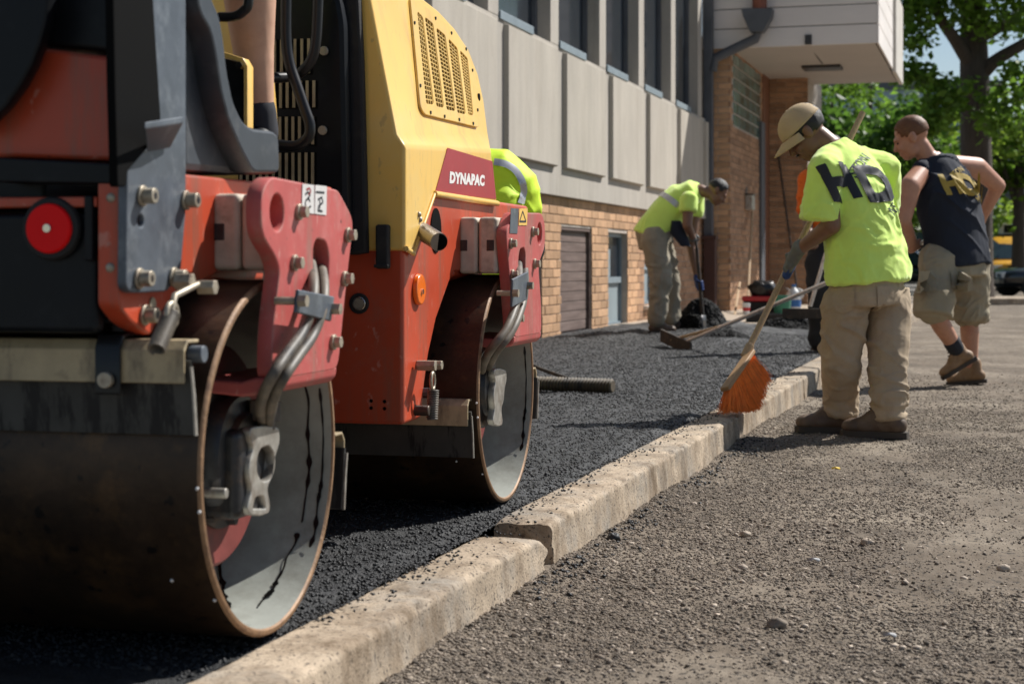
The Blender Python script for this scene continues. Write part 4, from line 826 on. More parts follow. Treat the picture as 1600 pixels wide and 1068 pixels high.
def loft(mb, rings, n=28, p=2.3):
    """rings: (centre, side half-vector, depth half-vector)"""
    vs, fs = [], []
    for c, a, b in rings:
        for k in range(n):
            t = 2*PI*k/n; x, y = math.cos(t), math.sin(t); x = math.copysign(abs(x)**(2/p), x); y = math.copysign(abs(y)**(2/p), y); vs.append(Vector(c)+Vector(a)*x+Vector(b)*y)
    for i in range(len(rings)-1):
        for k in range(n): fs.append((i*n+k, i*n+(k+1) % n, (i+1)*n+(k+1) % n, (i+1)*n+k))
    fs += [tuple(range(n))[::-1], tuple(range((len(rings)-1)*n, len(rings)*n))]; return mb.add(vs, fs)
def blob(mb, voxel=.009, it=4, fac=.5):
    """weld overlapping closed shapes into one continuous surface"""
    me = mb.mesh('b'); o = bpy.data.objects.new('b', me); COL.objects.link(o)
    r = o.modifiers.new('r', 'REMESH'); r.mode = 'VOXEL'; r.voxel_size = voxel; s = o.modifiers.new('s', 'SMOOTH'); s.iterations = it; s.factor = fac
    dg = bpy.context.evaluated_depsgraph_get(); m2 = bpy.data.meshes.new_from_object(o.evaluated_get(dg)); bpy.data.objects.remove(o); bpy.data.meshes.remove(me); m2.shade_smooth(); return m2
def folds(me, amp, sc, seed=0, where=None):
    """push cloth in and out along its normals in ridges"""
    n = len(me.vertices); co = np.empty(n*3); me.vertices.foreach_get('co', co); co = co.reshape(-1, 3); no = np.array([v.normal for v in me.vertices])
    d = np.empty(n)
    for i in range(n):
        x, y, z = co[i]; w = Vector((x*sc[0]+seed, y*sc[1], z*sc[2])); warp = noise.noise(w*.6)*1.3
        f = noise.noise(w+Vector((warp, -warp, warp))); d[i] = (1-abs(f)*2.6)
    a = amp if where is None else amp*where(co)
    co += no*(np.clip(d, -1, 1)*a)[:, None]; me.vertices.foreach_set('co', co.ravel()); me.update(); return me
def creases(me, amp, sc, seed=0, where=None, thin=4.5):
    """thin sharp cloth creases"""
    n = len(me.vertices); co = np.empty(n*3); me.vertices.foreach_get('co', co); co = co.reshape(-1, 3); no = np.array([v.normal for v in me.vertices]); d = np.empty(n)
    for i in range(n):
        x, y, z = co[i]; w = Vector((x*sc[0]+seed, y*sc[1]+z*1.5, z*sc[2])); wp = noise.noise(w*.5+Vector((7, 3, 1)))*1.6; f = noise.noise(w+Vector((wp, wp, -wp))); m_ = max(0, noise.noise(w*.45+Vector((0, 9, seed)))+.25); d[i] = max(0, 1-abs(f)*thin)**1.5*m_*1.6
    a = amp if where is None else amp*where(co); co += no*(d*a)[:, None]; me.vertices.foreach_set('co', co.ravel()); me.update(); return me
def frame(f, up):
    f = Vector(f).normalized(); up = Vector(up); u = (up-f*up.dot(f)).normalized(); s = u.cross(f); return f, u, s      # s = left
def head_shapes(mb, c, f, u, s, k=1.0):
    P = lambda a, b, d=0: Vector(c)+(f*a+u*b+s*d)*k
    E_ = lambda a, b, d, ra, rb, rd: ellips(mb, P(a, b, d), f*ra*k, u*rb*k, s*rd*k)
    E_(-.018, .032, 0, .100, .090, .077); E_(.028, -.030, 0, .068, .085, .063); E_(.060, -.092, 0, .034, .026, .034); E_(.078, .024, 0, .022, .014, .052); E_(.088, -.066, 0, .017, .015, .024)
    capsule(mb, P(.092, .008), P(.112, -.030), .009*k, .014*k, 10); E_(.070, -.035, .035, .024, .024, .022); E_(.070, -.035, -.035, .024, .024, .022)
    E_(.02, -.07, .045, .04, .04, .016); E_(.02, -.07, -.045, .04, .04, .016)
    for d in (1, -1): E_(-.008, -.006, .078*d, .022, .033, .011); E_(-.014, .012, .084*d, .016, .014, .008)
    return P
def grip(mb, G, a, wrist, rp=.016, flip=1, k=1.0):
    """a hand closed round a pole through G along a"""
    G, a, wrist = Vector(G), Vector(a).normalized(), Vector(wrist); w = (G-wrist); e1 = (w-a*w.dot(a)).normalized(); e2 = a.cross(e1)*flip
    palm = G-e1*(rp+.020)*1; capsule(mb, palm+a*.03, palm-a*.03, .025*k, .022*k); capsule(mb, palm-e1*.03+a*.02, palm-e1*.03-a*.015, .026*k, .024*k); capsule(mb, wrist, palm-e1*.03, .030*k, .028*k)
    for i in range(4):
        off = a*(1.5-i)*.0215*k; r_ = rp+.010; pts = [G+off+(e1*math.cos(R(t))+e2*math.sin(R(t)))*(r_+(.006 if t < 200 else 0)) for t in (185, 240-4*i, 300, 352-6*i)]
        chain(mb, pts, [.0125*k, .0115*k, .0105*k, .009*k][:4], 10)
    off = a*.036*k; pts = [palm+a*.035*k-e1*.01]+[G+off*1.25+(e1*math.cos(R(t))+e2*math.sin(R(t)))*(rp+.012) for t in (150, 95, 45)]; chain(mb, pts, [.016*k, .014*k, .012*k, .010*k], 10)
    return mb
class PB:
    """one person: an Empty at the feet and meshes in its space"""
    def __init__(s, label, base, group='road workers'): s.o = thing('person', label, 'person', base, 0, group); s.b = Vector(base)
    def put(s, name, me, mat, parent=None):
        co = np.empty(len(me.vertices)*3); me.vertices.foreach_get('co', co); co = co.reshape(-1, 3)-np.array(s.b); me.vertices.foreach_set('co', co.ravel()); me.update(); return link(name, me, mat, parent or s.o)
def spine_rings(rows, sideA, sideB):
    """rows of (centre, half width, half depth) from hips to neck; side direction turns from sideA to sideB"""
    out = []; n = len(rows); sA, sB = Vector(sideA).normalized(), Vector(sideB).normalized()
    for i, (c, w, d) in enumerate(rows):
        t = i/(n-1); tan = (Vector(rows[min(i+1, n-1)][0])-Vector(rows[max(i-1, 0)][0])).normalized(); sd_ = sA.lerp(sB, t); sd_ = (sd_-tan*sd_.dot(tan)).normalized(); dp_ = tan.cross(sd_); out.append((Vector(c), sd_*w, dp_*d))
    return out
def boot(pb, ankle, fwd, pitch=0, tan=False, k=1.0):
    """ankle joint, horizontal forward direction, pitch>0 lifts the heel"""
    f = Vector((fwd[0], fwd[1], 0)).normalized(); q = Matrix.Rotation(0, 3, 'Z'); s = Vector((0, 0, 1)).cross(f)
    rot = Matrix.Rotation(R(pitch), 3, s); f2, u2 = rot @ f, rot @ Vector((0, 0, 1)); A = Vector(ankle); P = lambda a, b, d=0: A+(f2*a+u2*b+s*d)*k
    mb = MB(); E_ = lambda a, b, ra, rb, rd: ellips(mb, P(a, b), f2*ra*k, u2*rb*k, s*rd*k)
    E_(-.035, -.055, .048, .045, .042); E_(.02, -.05, .085, .05, .044); E_(.085, -.062, .075, .040, .046); E_(.135, -.066, .055, .036, .047); capsule(mb, P(-.01, -.03), P(-.012, .035), .050*k, .050*k); capsule(mb, P(.02, -.01), P(.075, -.05), .045*k, .042*k)
    b = pb.put('boot', blob(mb, .008, 3), 'boot_tan' if tan else 'boot_leather')
    sl = [(-.088, 0), (-.085, .026), (-.06, .038), (-.01, .038), (.04, .036), (.09, .047), (.14, .049), (.175, .036), (.192, .012)]; out = [(x, y) for x, y in sl]+[(x, -y) for x, y in sl[::-1]]
    mb = MB(); n = len(out); mb.add([P(x, -.082, y) for x, y in out]+[P(x, -.108, y) for x, y in out], [tuple(range(n)), tuple(range(n, 2*n))[::-1]]+[(i, (i+1) % n, n+(i+1) % n, n+i) for i in range(n)]); pb.put('sole', mb.mesh('sole', 30), 'boot_sole', b)
    lc = MB()
    for i in range(4):
        a0 = .045+.012*i; z0 = .015-.019*i; lc.tube([P(a0+.0*i, z0+.012, .02), P(a0+.016, z0+.016, 0), P(a0, z0+.012, -.02)], .0035*k, 6)
    pb.put('laces', lc.mesh('laces', 60), 'boot_sole', b); return b
def print_on(pb, parent, tgt, me, org, ux, uy, nrm, mat, name='print', off=.006, cuts=3):
    """lay a flat print onto a garment (all in world space, tgt = BVH of the garment)"""
    bm = bmesh.new(); bm.from_mesh(me); bmesh.ops.triangulate(bm, faces=bm.faces)
    for _ in range(cuts):
        e = [x for x in bm.edges if x.calc_length()*Vector(ux).length > .012]
        if e: bmesh.ops.subdivide_edges(bm, edges=e, cuts=1)
        bmesh.ops.triangulate(bm, faces=bm.faces)
    nrm = Vector(nrm).normalized()
    for v in bm.verts:
        p = Vector(org)+Vector(ux)*v.co.x+Vector(uy)*v.co.y; h = tgt.ray_cast(p+nrm*.35, -nrm); v.co = (h[0]+h[1]*off) if h[0] else p
    bm.to_mesh(me); bm.free(); me.update(); return pb.put(name, me, mat, parent)
def bvh(me): return BVHTree.FromPolygons([v.co.copy() for v in me.vertices], [tuple(p.vertices) for p in me.polygons])
def hair_cap(c, f, u, s, k, ra, front, low, amp=.004, seed=0):
    """hair: a rough shell over the skull, open at the face"""
    vs, fs, idx = [], [], {}; nu, nv = 44, 22
    for i in range(nv+1):
        a = PI*.72*i/nv
        for j in range(nu):
            b = 2*PI*j/nu; d = Vector((math.sin(a)*math.cos(b), math.sin(a)*math.sin(b), math.cos(a)))
            limit_front = front+.35*max(0, d.z)
            if d.x > limit_front or d.z < low+.45*max(0, d.x+.15): continue
            n_ = 1+amp*10*noise.noise(Vector((d.x*9, d.y*9, d.z*9+seed))); idx[(i, j)] = len(vs); vs.append(Vector(c)+(f*(-.018+d.x*ra[0]*n_)+u*(.032+d.z*ra[1]*n_)+s*(d.y*ra[2]*n_))*k)
    for i in range(nv):
        for j in range(nu):
            q = [(i, j), (i, (j+1) % nu), (i+1, (j+1) % nu), (i+1, j)]
            if all(t in idx for t in q): fs.append(tuple(idx[t] for t in q))
    me = bpy.data.meshes.new('hair'); me.from_pydata(vs, [], fs); me.shade_smooth(); return me
def sol(o, t):
    m_ = o.modifiers.new('thick', 'SOLIDIFY'); m_.thickness = t; m_.offset = 1; return o
UI = Vector((CT, ST, 0)); DI = Vector((-ST, CT, 0)); ZI = Vector((0, 0, 1))     # picture right, picture depth, up
# ------------------------------------------------------------------ man sweeping with the broom
D0 = 8.02
BPa, BPb = J(1166, 552, 7.98), J(1348, 176, 8.55)                # the broom pole's two ends
bp = PB('worker in lime T-shirt and tan cap sweeping the kerb with a broom', Vector((W(1345, 680, Z=0).x, W(1345, 680, Z=0).y, 0)))
hipS, shS = (J(1318, 460, 7.86)-J(1392, 460, 8.18)), (J(1287, 262, 7.86)-J(1393, 258, 8.2))
pel, chest, neck, head = J(1354, 450, D0), J(1336, 312, D0), J(1299, 226, 8.06), J(1257, 207, 8.08)
Lsh, Lel, Lwr = J(1290, 268, 7.86), J(1299, 352, 7.84), J(1247, 391, 8.06); Rsh, Rel, Rwr = J(1384, 262, 8.19), J(1378, 338, 8.42), J(1326, 296, 8.44)
pd = (BPb-BPa).normalized(); tL = .345; GL = BPa+(BPb-BPa)*tL; GR = BPa+(BPb-BPa)*.70
hips = [J(1320, 470, 7.97), J(1388, 465, 8.06)]; knees = [J(1313, 572, 8.02), J(1388, 572, 7.96)]; anks = [J(1313, 645, 8.13), J(1389, 652, 7.92)]
f_, u_, s_ = frame(UI*-.66+DI*.12-ZI*.70, UI*-.6+ZI*.72)
mb = MB(); Pk = head_shapes(mb, head, f_, u_, s_, 1.04); capsule(mb, Pk(-.03, -.06), neck+Vector((0, 0, -.02)), .056, .062)
loft(mb, spine_rings([(pel-ZI*.05, .14, .10), (pel, .165, .115), (J(1348, 385, D0), .15, .10), (chest, .165, .115), (J(1312, 250, 8.05), .15, .085), (neck, .06, .06)], hipS, shS))
chain(mb, [neck.lerp(Lsh, .5), Lsh, Lel, Lwr], [.055, .056, .046, .030]); chain(mb, [neck.lerp(Rsh, .5), Rsh, Rel, Rwr], [.055, .056, .046, .030])
for i in range(2): chain(mb, [hips[i], knees[i], anks[i]], [.085, .058, .042])
bp.put('body', blob(mb, .0075, 3), 'skin_brown')
for d in (1, -1): bp.put('eye', ellips(MB(), Pk(.082, .002, .031*d), f_*.010, u_*.006, s_*.013, 10, 6).mesh('eye', 60), 'eye_dark')
mb = MB(); ellips(mb, Pk(.076, .021, .03), f_*.018, u_*.005, s_*.022, 10, 6); ellips(mb, Pk(.076, .021, -.03), f_*.018, u_*.005, s_*.022, 10, 6); ellips(mb, Pk(.098, -.052, 0), f_*.012, u_*.006, s_*.024, 10, 6); bp.put('brows_and_moustache', mb.mesh('b', 60), 'hair_black')
sol(bp.put('hair', hair_cap(head, f_, u_, s_, 1.04, (.106, .097, .083), .62, -.64, .004), 'hair_black'), .006)
# shirt
mb = MB(); loft(mb, spine_rings([(J(1357, 440, D0), .236, .165), (J(1356, 425, D0), .233, .163), (J(1352, 390, D0), .218, .155), (J(1346, 350, D0), .205, .150), (chest, .205, .148), (J(1325, 280, 8.03), .20, .135), (J(1312, 250, 8.05), .165, .105), (neck+ZI*-.005, .078, .074)], hipS, shS), 32)
chain(mb, [neck.lerp(Lsh, .35)-ZI*.03, Lsh], [.075, .082]); sleeve(mb, Lsh+ZI*.01, J(1280, 343, 7.86), .078, .090); chain(mb, [neck.lerp(Rsh, .35)-ZI*.03, Rsh], [.075, .07]); sleeve(mb, Rsh, J(1382, 322, 8.38), .070, .074)
sme = blob(mb, .008, 3); zc = lambda co: .15+.9*np.clip((1.35-co[:, 2])/.6, 0, 1); folds(sme, .010, (5, 5, 2.2), 3, zc); folds(sme, .004, (9, 9, 12), 8); creases(sme, .016, (5, 5, 3), 2, zc); creases(sme, .010, (7, 7, 7), 12, zc); tgt = bvh(sme); sh1 = bp.put('shirt', sme, 'hi_vis')
bn = (Vector((-.2, -1, .25))+UI*.35).normalized(); ux = (UI*.93+ZI*.10+DI*.35); uy = (UI*-.36+ZI*.90)
def letters(pb, parent, tgt, items, cen, bn, ux, uy, mat):
    for txt, dx, dy, size, ang, bold, m_ in items:
        me = text_mesh(txt, size, bold); c_, s__ = math.cos(R(ang)), math.sin(R(ang)); print_on(pb, parent, tgt, me, Vector(cen)+Vector(ux)*dx+Vector(uy)*dy, Vector(ux)*c_+Vector(uy)*s__, Vector(uy)*c_-Vector(ux)*s__, bn, m_ or mat)
letters(bp, sh1, tgt, [('H', -.120, -.015, .24, 4, .013, None), ('D', .078, -.03, .26, 4, .013, None), ('STON', .03, .085, .072, 42, .001, 'print_ink'), ('NS', .12, -.15, .062, 42, .001, 'print_ink')], J(1348, 268, 7.75), bn, ux, uy, 'print_black')
# trousers and boots
mb = MB(); loft(mb, spine_rings([(J(1356, 476, D0), .205, .150), (J(1355, 455, D0), .212, .155), (J(1352, 420, D0), .19, .14)], hipS, hipS), 28)
for i in range(2):
    k, a = knees[i], anks[i]; capsule(mb, hips[i]-ZI*.02, k, .110, .090, 18); capsule(mb, k, a+ZI*.09, .090, .078, 18); sleeve(mb, a+ZI*.12, a-ZI*.012, .080, .076)
tme = blob(mb, .0075, 3); folds(tme, .006, (5, 5, 4), 21); folds(tme, .008, (5, 5, 17), 27, lambda co: np.clip((.36-co[:, 2])/.25, 0, 1)+.1); creases(tme, .011, (6, 6, 8), 5); creases(tme, .011, (8, 8, 16), 15, lambda co: np.clip((.5-co[:, 2])/.3, .2, 1)); tt = bvh(tme); tr1 = bp.put('trousers', tme, 'khaki')
def patch(pb, parent, tgt, pts, nrm, mat, name='pocket', off=.006):
    n_ = len(pts); c_ = sum((Vector(q) for q in pts), Vector())/n_; m_ = MB(); m_.add([c_]+[Vector(q) for q in pts], [(0, 1+i, 1+(i+1) % n_) for i in range(n_)]); me = m_.mesh('p'); o_ = print_on(pb, parent, tgt, me, (0, 0, 0), (1, 0, 0), (0, 1, 0), nrm, mat, name, off, 4) if False else None
    bm = bmesh.new(); bm.from_mesh(me)
    for _ in range(4): bmesh.ops.subdivide_edges(bm, edges=list(bm.edges), cuts=1) if _ < 3 else None
    bmesh.ops.triangulate(bm, faces=bm.faces); nrm = Vector(nrm).normalized()
    for v in bm.verts:
        h_ = tgt.ray_cast(v.co+nrm*.4, -nrm)
        if h_[0]: v.co = h_[0]+h_[1]*off
    bm.to_mesh(me); bm.free(); return pb.put(name, me, mat, parent)
vn = (-DI*1.0+ZI*.1)
for q in (((1372, 446), (1402, 444), (1402, 480), (1388, 487), (1373, 481)), ((1308, 447), (1338, 447), (1338, 481), (1323, 488), (1308, 482))): patch(bp, tr1, tt, [J(a_, b_, 7.8) for a_, b_ in q], vn, 'khaki')
def on_ground(p_, k=1.0): return Vector((p_.x, p_.y, float(road_z(np.array(p_.x), np.array(p_.y)))+.112*k))
boot(bp, on_ground(J(1313, 643, 8.13), 1.15), UI*-1+DI*.12, 0, k=1.15); boot(bp, on_ground(J(1386, 650, 7.90), 1.15), UI*-.8+DI*.35, 0, k=1.15)
for G, wr, fl in ((GL, Lwr, 1), (GR, Rwr, -1)):
    m_ = MB(); grip(m_, G, pd, wr, .016, fl, 1.15); capsule(m_, wr+(wr-G).normalized()*.03, wr, .038, .036); g_ = bp.put('glove', blob(m_, .005, 2), 'glove_grey')
    m_ = MB(); e1 = ((G-wr)-pd*(G-wr).dot(pd)).normalized(); capsule(m_, G-e1*.03-ZI*.02+pd*.03, G-e1*.025-ZI*.02-pd*.04, .024, .022); ellips(m_, G-e1*.035-ZI*.014, pd*.055, e1*.034, ZI*.022); bp.put('glove_palm', m_.mesh('p', 60), 'glove_blue', g_)
# cap: dome and brim
fc, uc, sc_ = frame(f_*1+u_*.02, u_)
cap = MB(); cv_, cf = [], []; c0 = Vector(head)+u_*.030+f_*-.012
for i in range(13):
    a = PI/2*i/12
    for j in range(36):
        b = 2*PI*j/36; r1 = math.sin(a)**.92; cv_.append(c0+uc*(.098*math.cos(a)+.004)+fc*((.116 if math.cos(b) > 0 else .113)*r1*math.cos(b))+sc_*(.090*r1*math.sin(b)))
for i in range(12):
    for j in range(36): cf.append((i*36+j, i*36+(j+1) % 36, (i+1)*36+(j+1) % 36, (i+1)*36+j))
cp = bp.put('cap', cap.add(cv_, cf).mesh('cap', 60), 'cap_tan'); sol(cp, .004)
for q_ in range(6):
    b = 2*PI*q_/6; MB_ = MB(); MB_.tube([c0+uc*(.0995*math.cos(a)+.004)+fc*(.1175*math.sin(a)**.92*math.cos(b))+sc_*(.0915*math.sin(a)**.92*math.sin(b)) for a in np.linspace(.02, PI/2, 14)], .0022, 5); bp.put('seam', MB_.mesh('seam', 60), 'cap_tan', cp)
bp.put('button', ellips(MB(), c0+uc*.104, fc*.008, sc_*.008, uc*.005, 10, 6).mesh('b', 60), 'cap_tan', cp)
bv_, bf_ = [], []
for i in range(9):
    t = i/8
    for j in range(17):
        w = (j/16-.5)*2; ang = w*1.25; edge = c0+fc*(.113*math.cos(ang))+sc_*(.093*math.sin(ang))+uc*.004; ext = (1-abs(w)**2.6)*.085*t; bv_.append(edge+fc*ext-uc*(.030*w*w*(.3+.7*t)+.010*t*t+.012*t))
for i in range(8):
    for j in range(16): bf_.append((i*17+j, i*17+j+1, (i+1)*17+j+1, (i+1)*17+j))
sol(bp.put('brim', MB().add(bv_, bf_).mesh('brim', 60), 'cap_tan', cp), .005)
# ------------------------------------------------------------------ man in the tank top with the lute
D1 = 11.45
tp = PB('man in navy tank top and cargo shorts leaning forward with a lute', Vector((W(1495, 600, Z=0).x, W(1495, 600, Z=0).y, 0)))
hipS, shS = (J(1450, 385, 11.28)-J(1535, 385, 11.62)), (J(1432, 282, 11.25)-J(1533, 262, 11.72))
pel, chest, neck, head = J(1495, 392, D1), J(1476, 303, D1), J(1452, 245, 11.46), J(1423, 215, 11.46)
Lsh, Lel, Lwr = J(1422, 292, 11.24), J(1411, 345, 11.2), J(1428, 386, 11.5); Rsh, Rel, Rwr = J(1526, 262, 11.72), J(1559, 290, 11.9), J(1536, 338, 12.0)
hips = [J(1466, 400, 11.34), J(1518, 398, 11.56)]; knees = [J(1458, 487, 11.2), J(1514, 492, 11.6)]; anks = [J(1497, 550, 11.36), J(1517, 570, 11.62)]
f_, u_, s_ = frame(UI*-.80+DI*.20-ZI*.40, UI*-.40+ZI*.92)
mb = MB(); Pk = head_shapes(mb, head, f_, u_, s_, 1.16); capsule(mb, Pk(-.03, -.06), neck+ZI*-.03, .062, .072)
loft(mb, spine_rings([(pel-ZI*.05, .15, .11), (pel, .175, .125), (J(1488, 345, D1), .165, .115), (chest, .19, .13), (J(1465, 265, D1), .17, .10), (neck, .07, .07)], hipS, shS))
chain(mb, [neck.lerp(Lsh, .45)-ZI*.02, Lsh, Lel, Lwr], [.07, .075, .054, .035]); chain(mb, [neck.lerp(Rsh, .45)-ZI*.02, Rsh, Rel, Rwr], [.07, .075, .056, .035])
for i in range(2): chain(mb, [hips[i], knees[i], knees[i].lerp(anks[i], .35), anks[i]], [.09, .062, .066, .045])
LTa, LTb = J(1078, 531, 13.85), J(1462, 370, 11.35); GL = LTa+(LTb-LTa)*.935; ld = (LTb-LTa).normalized()
grip(mb, GL, ld, Lwr, .015, 1, 1.0); tb_ = Rwr+(Rwr-Rel).normalized()*.07; capsule(mb, Rwr, tb_, .034, .038)
for i in range(4): q = tb_+UI*(-.03+.02*i); chain(mb, [q, q+(UI*-.02-ZI*.035+DI*.01), q+(UI*-.045-ZI*.05+DI*.02)], [.013, .012, .010], 8)
chain(mb, [tb_+UI*-.03, tb_+UI*-.055+ZI*.0, tb_+UI*-.07-ZI*.025], [.014, .013, .011], 8)
tp.put('body', blob(mb, .009, 3), 'skin_tan')
for d in (1, -1): tp.put('eye', ellips(MB(), Pk(.083, .002, .031*d), f_*.010, u_*.006, s_*.013, 10, 6).mesh('eye', 60), 'eye_dark')
sol(tp.put('hair', hair_cap(head, f_, u_, s_, 1.16, (.104, .095, .080), .66, -.44, .003, 5), 'hair_ginger'), .007)
mb = MB(); loft(mb, spine_rings([(J(1497, 414, D1), .245, .18), (J(1496, 400, D1), .243, .178), (J(1490, 360, D1), .232, .168), (chest, .240, .17), (J(1468, 275, D1), .205, .14), (J(1461, 261, D1), .145, .11), (neck-ZI*.04, .09, .08)], hipS, shS), 30)
capsule(mb, neck.lerp(Lsh, .25)-ZI*.045, neck.lerp(Lsh, .42)-ZI*.012, .07, .070); capsule(mb, neck.lerp(Rsh, .25)-ZI*.045, neck.lerp(Rsh, .42)-ZI*.012, .07, .070)
sme = blob(mb, .009, 3); folds(sme, .009, (5, 5, 3), 33); creases(sme, .014, (5, 5, 4), 31); tgt = bvh(sme); sh2 = tp.put('tank_top', sme, 'navy')
bn = (Vector((-.2, -1, .3))+UI*.25).normalized(); ux = (UI*.95+ZI*.02+DI*.3); uy = (UI*-.30+ZI*.93)
letters(tp, sh2, tgt, [('H', -.085, -.02, .21, 6, .012, None), ('D', .055, -.01, .22, 6, .012, None), ('STON', -.005, .09, .055, 36, .001, None), ('NS', .10, -.10, .045, 36, .001, None)], J(1503, 272, 11.15), bn, ux, uy, 'print_gold')
mb = MB(); loft(mb, spine_rings([(J(1496, 430, D1), .215, .165), (J(1496, 408, D1), .208, .155), (J(1493, 380, D1), .17, .13)], hipS, hipS), 28)
for i in range(2): capsule(mb, hips[i]-ZI*.03, knees[i].lerp(hips[i], .12), .130, .128, 18); capsule(mb, knees[i].lerp(hips[i], .25), knees[i].lerp(hips[i], .2), .12, .12, 18); sleeve(mb, knees[i].lerp(hips[i], .3), knees[i]-ZI*.03, .132, .128)
tme = blob(mb, .009, 3); folds(tme, .010, (5, 5, 5), 41); creases(tme, .018, (6, 6, 8), 43); tt = bvh(tme); st_ = tp.put('shorts', tme, 'stone_cotton')
for q in (((1437, 424), (1470, 422), (1471, 455), (1438, 458)), ((1496, 424), (1530, 424), (1529, 450), (1512, 456), (1496, 450))): patch(tp, st_, tt, [J(a_, b_, 11.0) for a_, b_ in q], -DI, 'stone_cotton', off=.009)
boot(tp, anks[0], UI*-.95+DI*.1, 32, True, 1.0); boot(tp, J(1520, 575, 11.62), UI*-.9+DI*.3, 6, True, 1.0)
sk = MB(); capsule(sk, anks[0].lerp(knees[0], .10), anks[0].lerp(knees[0], .26), .058, .060); tp.put('sock', blob(sk, .008, 2), 'sock')
# ------------------------------------------------------------------ man bent over the shovel
D2 = 16.9
sp2 = PB('worker in lime T-shirt and grey trousers bent over a shovel by the brick wall', W(1040, 520, Z=.13))
pel, chest, neck, head = J(1024, 362, 16.9), J(1066, 308, 16.9), J(1094, 297, 16.85), J(1121, 300, 16.82)
hipS, shS = (DI*-1+UI*.35), (DI*-1+UI*.2-ZI*.1); hipS, shS = -hipS, -shS
Nsh, Nel, Nwr = J(1076, 308, 16.66), J(1074, 352, 16.6), J(1083, 372, 16.75); Fsh, Fel, Fwr = J(1088, 306, 17.08), J(1080, 385, 17.05), J(1089, 432, 16.95)
SHa, SHb = J(1098, 492, 16.85), J(1087, 372, 16.85); sdv = (SHb-SHa).normalized()
hips = [J(1022, 370, 16.76), J(1028, 370, 17.04)]; knees = [J(1034, 440, 16.72), J(1046, 440, 17.1)]; anks = [J(1026, 505, 16.74), J(1048, 502, 17.14)]
f_, u_, s_ = frame(UI*.62-ZI*.62-DI*.15, UI*.6+ZI*.62)
mb = MB(); Pk = head_shapes(mb, head, f_, u_, s_, 1.05); capsule(mb, Pk(-.03, -.06), neck, .056, .062)
loft(mb, spine_rings([(pel-ZI*.05-UI*.01, .15, .12), (pel, .17, .13), (J(1044, 332, 16.9), .16, .12), (chest, .175, .125), (J(1084, 300, 16.87), .15, .09), (neck, .06, .06)], hipS, shS))
chain(mb, [chest.lerp(Nsh, .6), Nsh, Nel, Nwr], [.06, .062, .05, .033]); chain(mb, [chest.lerp(Fsh, .6), Fsh, Fel, Fwr], [.06, .062, .05, .033])
for i in range(2): chain(mb, [hips[i], knees[i], anks[i]], [.09, .06, .045])
sp2.put('body', blob(mb, .010, 3), 'skin_brown'); sol(sp2.put('hair', hair_cap(head, f_, u_, s_, 1.05, (.105, .096, .082), .55, -.45, .003, 9), 'hair_black'), .006)
mb = MB(); loft(mb, spine_rings([(J(1014, 372, 16.9), .20, .165), (J(1024, 355, 16.9), .205, .17), (J(1044, 330, 16.9), .20, .165), (chest, .20, .15), (J(1084, 300, 16.87), .17, .115), (neck, .085, .08)], hipS, shS), 28)
sleeve(mb, Nsh, Nsh.lerp(Nel, .52), .085, .088); sleeve(mb, Fsh, Fsh.lerp(Fel, .4), .085, .084)
sme = blob(mb, .012, 4); folds(sme, .012, (5, 5, 4), 53); tgt = bvh(sme); sh3 = sp2.put('shirt', sme, 'hi_vis')
bnd = spine_rings([(J(1050, 323, 16.9), .207, .172), (J(1056, 316, 16.9), .207, .166)], shS, shS); o = sp2.put('reflective_band', loft(MB(), bnd, 28).mesh('band', 40), 'reflective', sh3)
pn_ = MB(); loft(pn_, [(J(1056, 345, 16.72), UI*.05, DI*.05), (J(1060, 365, 16.7), UI*.08, DI*.05), (J(1072, 385, 16.7), UI*.05, DI*.04)], 12); sp2.put('side_panel', pn_.mesh('p', 40), 'navy', sh3)
mb = MB(); loft(mb, spine_rings([(J(1026, 384, 16.9), .19, .165), (J(1022, 366, 16.9), .205, .175), (J(1032, 348, 16.9), .18, .15)], hipS, hipS), 24)
for i in range(2): capsule(mb, hips[i]-ZI*.03, knees[i], .135, .105, 16); capsule(mb, knees[i], anks[i]+ZI*.05, .105, .09, 16)
tme = blob(mb, .011, 3); folds(tme, .014, (4, 4, 5), 61); creases(tme, .02, (5, 5, 7), 63); sp2.put('trousers', tme, 'grey_khaki')
boot(sp2, anks[0]+ZI*.012, UI*.9+DI*.1, 0, k=1.05); boot(sp2, anks[1]+ZI*.012, UI*.9+DI*.3, 0, k=1.05)
for G, wr, fl, mt in ((SHb+sdv*.0, Nwr, 1, 'glove_grey'), (SHa+(SHb-SHa)*.38, Fwr, -1, 'glove_blue')): sp2.put('glove', blob(grip(MB(), G, sdv if fl < 0 else UI*.2+DI*.9, wr, .018, fl, 1.25), .008, 2), mt)
# ------------------------------------------------------------------ man in the hi-vis jacket stooping behind the roller
D3 = 7.6
jp = PB('stooping worker in lime jacket with silver stripes behind the roller', W(790, 600, D=D3)*1); jp.o.location.z = AZ; jp.b = Vector((jp.o.location.x, jp.o.location.y, AZ))
gz = AZ; pel = J(762, 330, D3); chest = J(806, 286, D3); neck = J(846, 318, D3); head = J(868, 352, D3+.05)
pel = J(745, 322, D3); chest = J(792, 296, D3); neck = J(808, 345, 7.62); head = J(806, 392, 7.7)
hS = -(DI*-1+UI*.2); f_, u_, s_ = frame(UI*-.1-ZI*.95+DI*.2, UI*.95+ZI*.0)
hips = [pel+hS.normalized()*s*.10-ZI*.05 for s in (-1, 1)]; gx_, gy_ = pel.x, pel.y; anks = [Vector((h.x, h.y, AZ+.11))+UI*.05 for h in hips]; knees = [hips[i].lerp(anks[i], .5)+UI*.07 for i in (0, 1)]
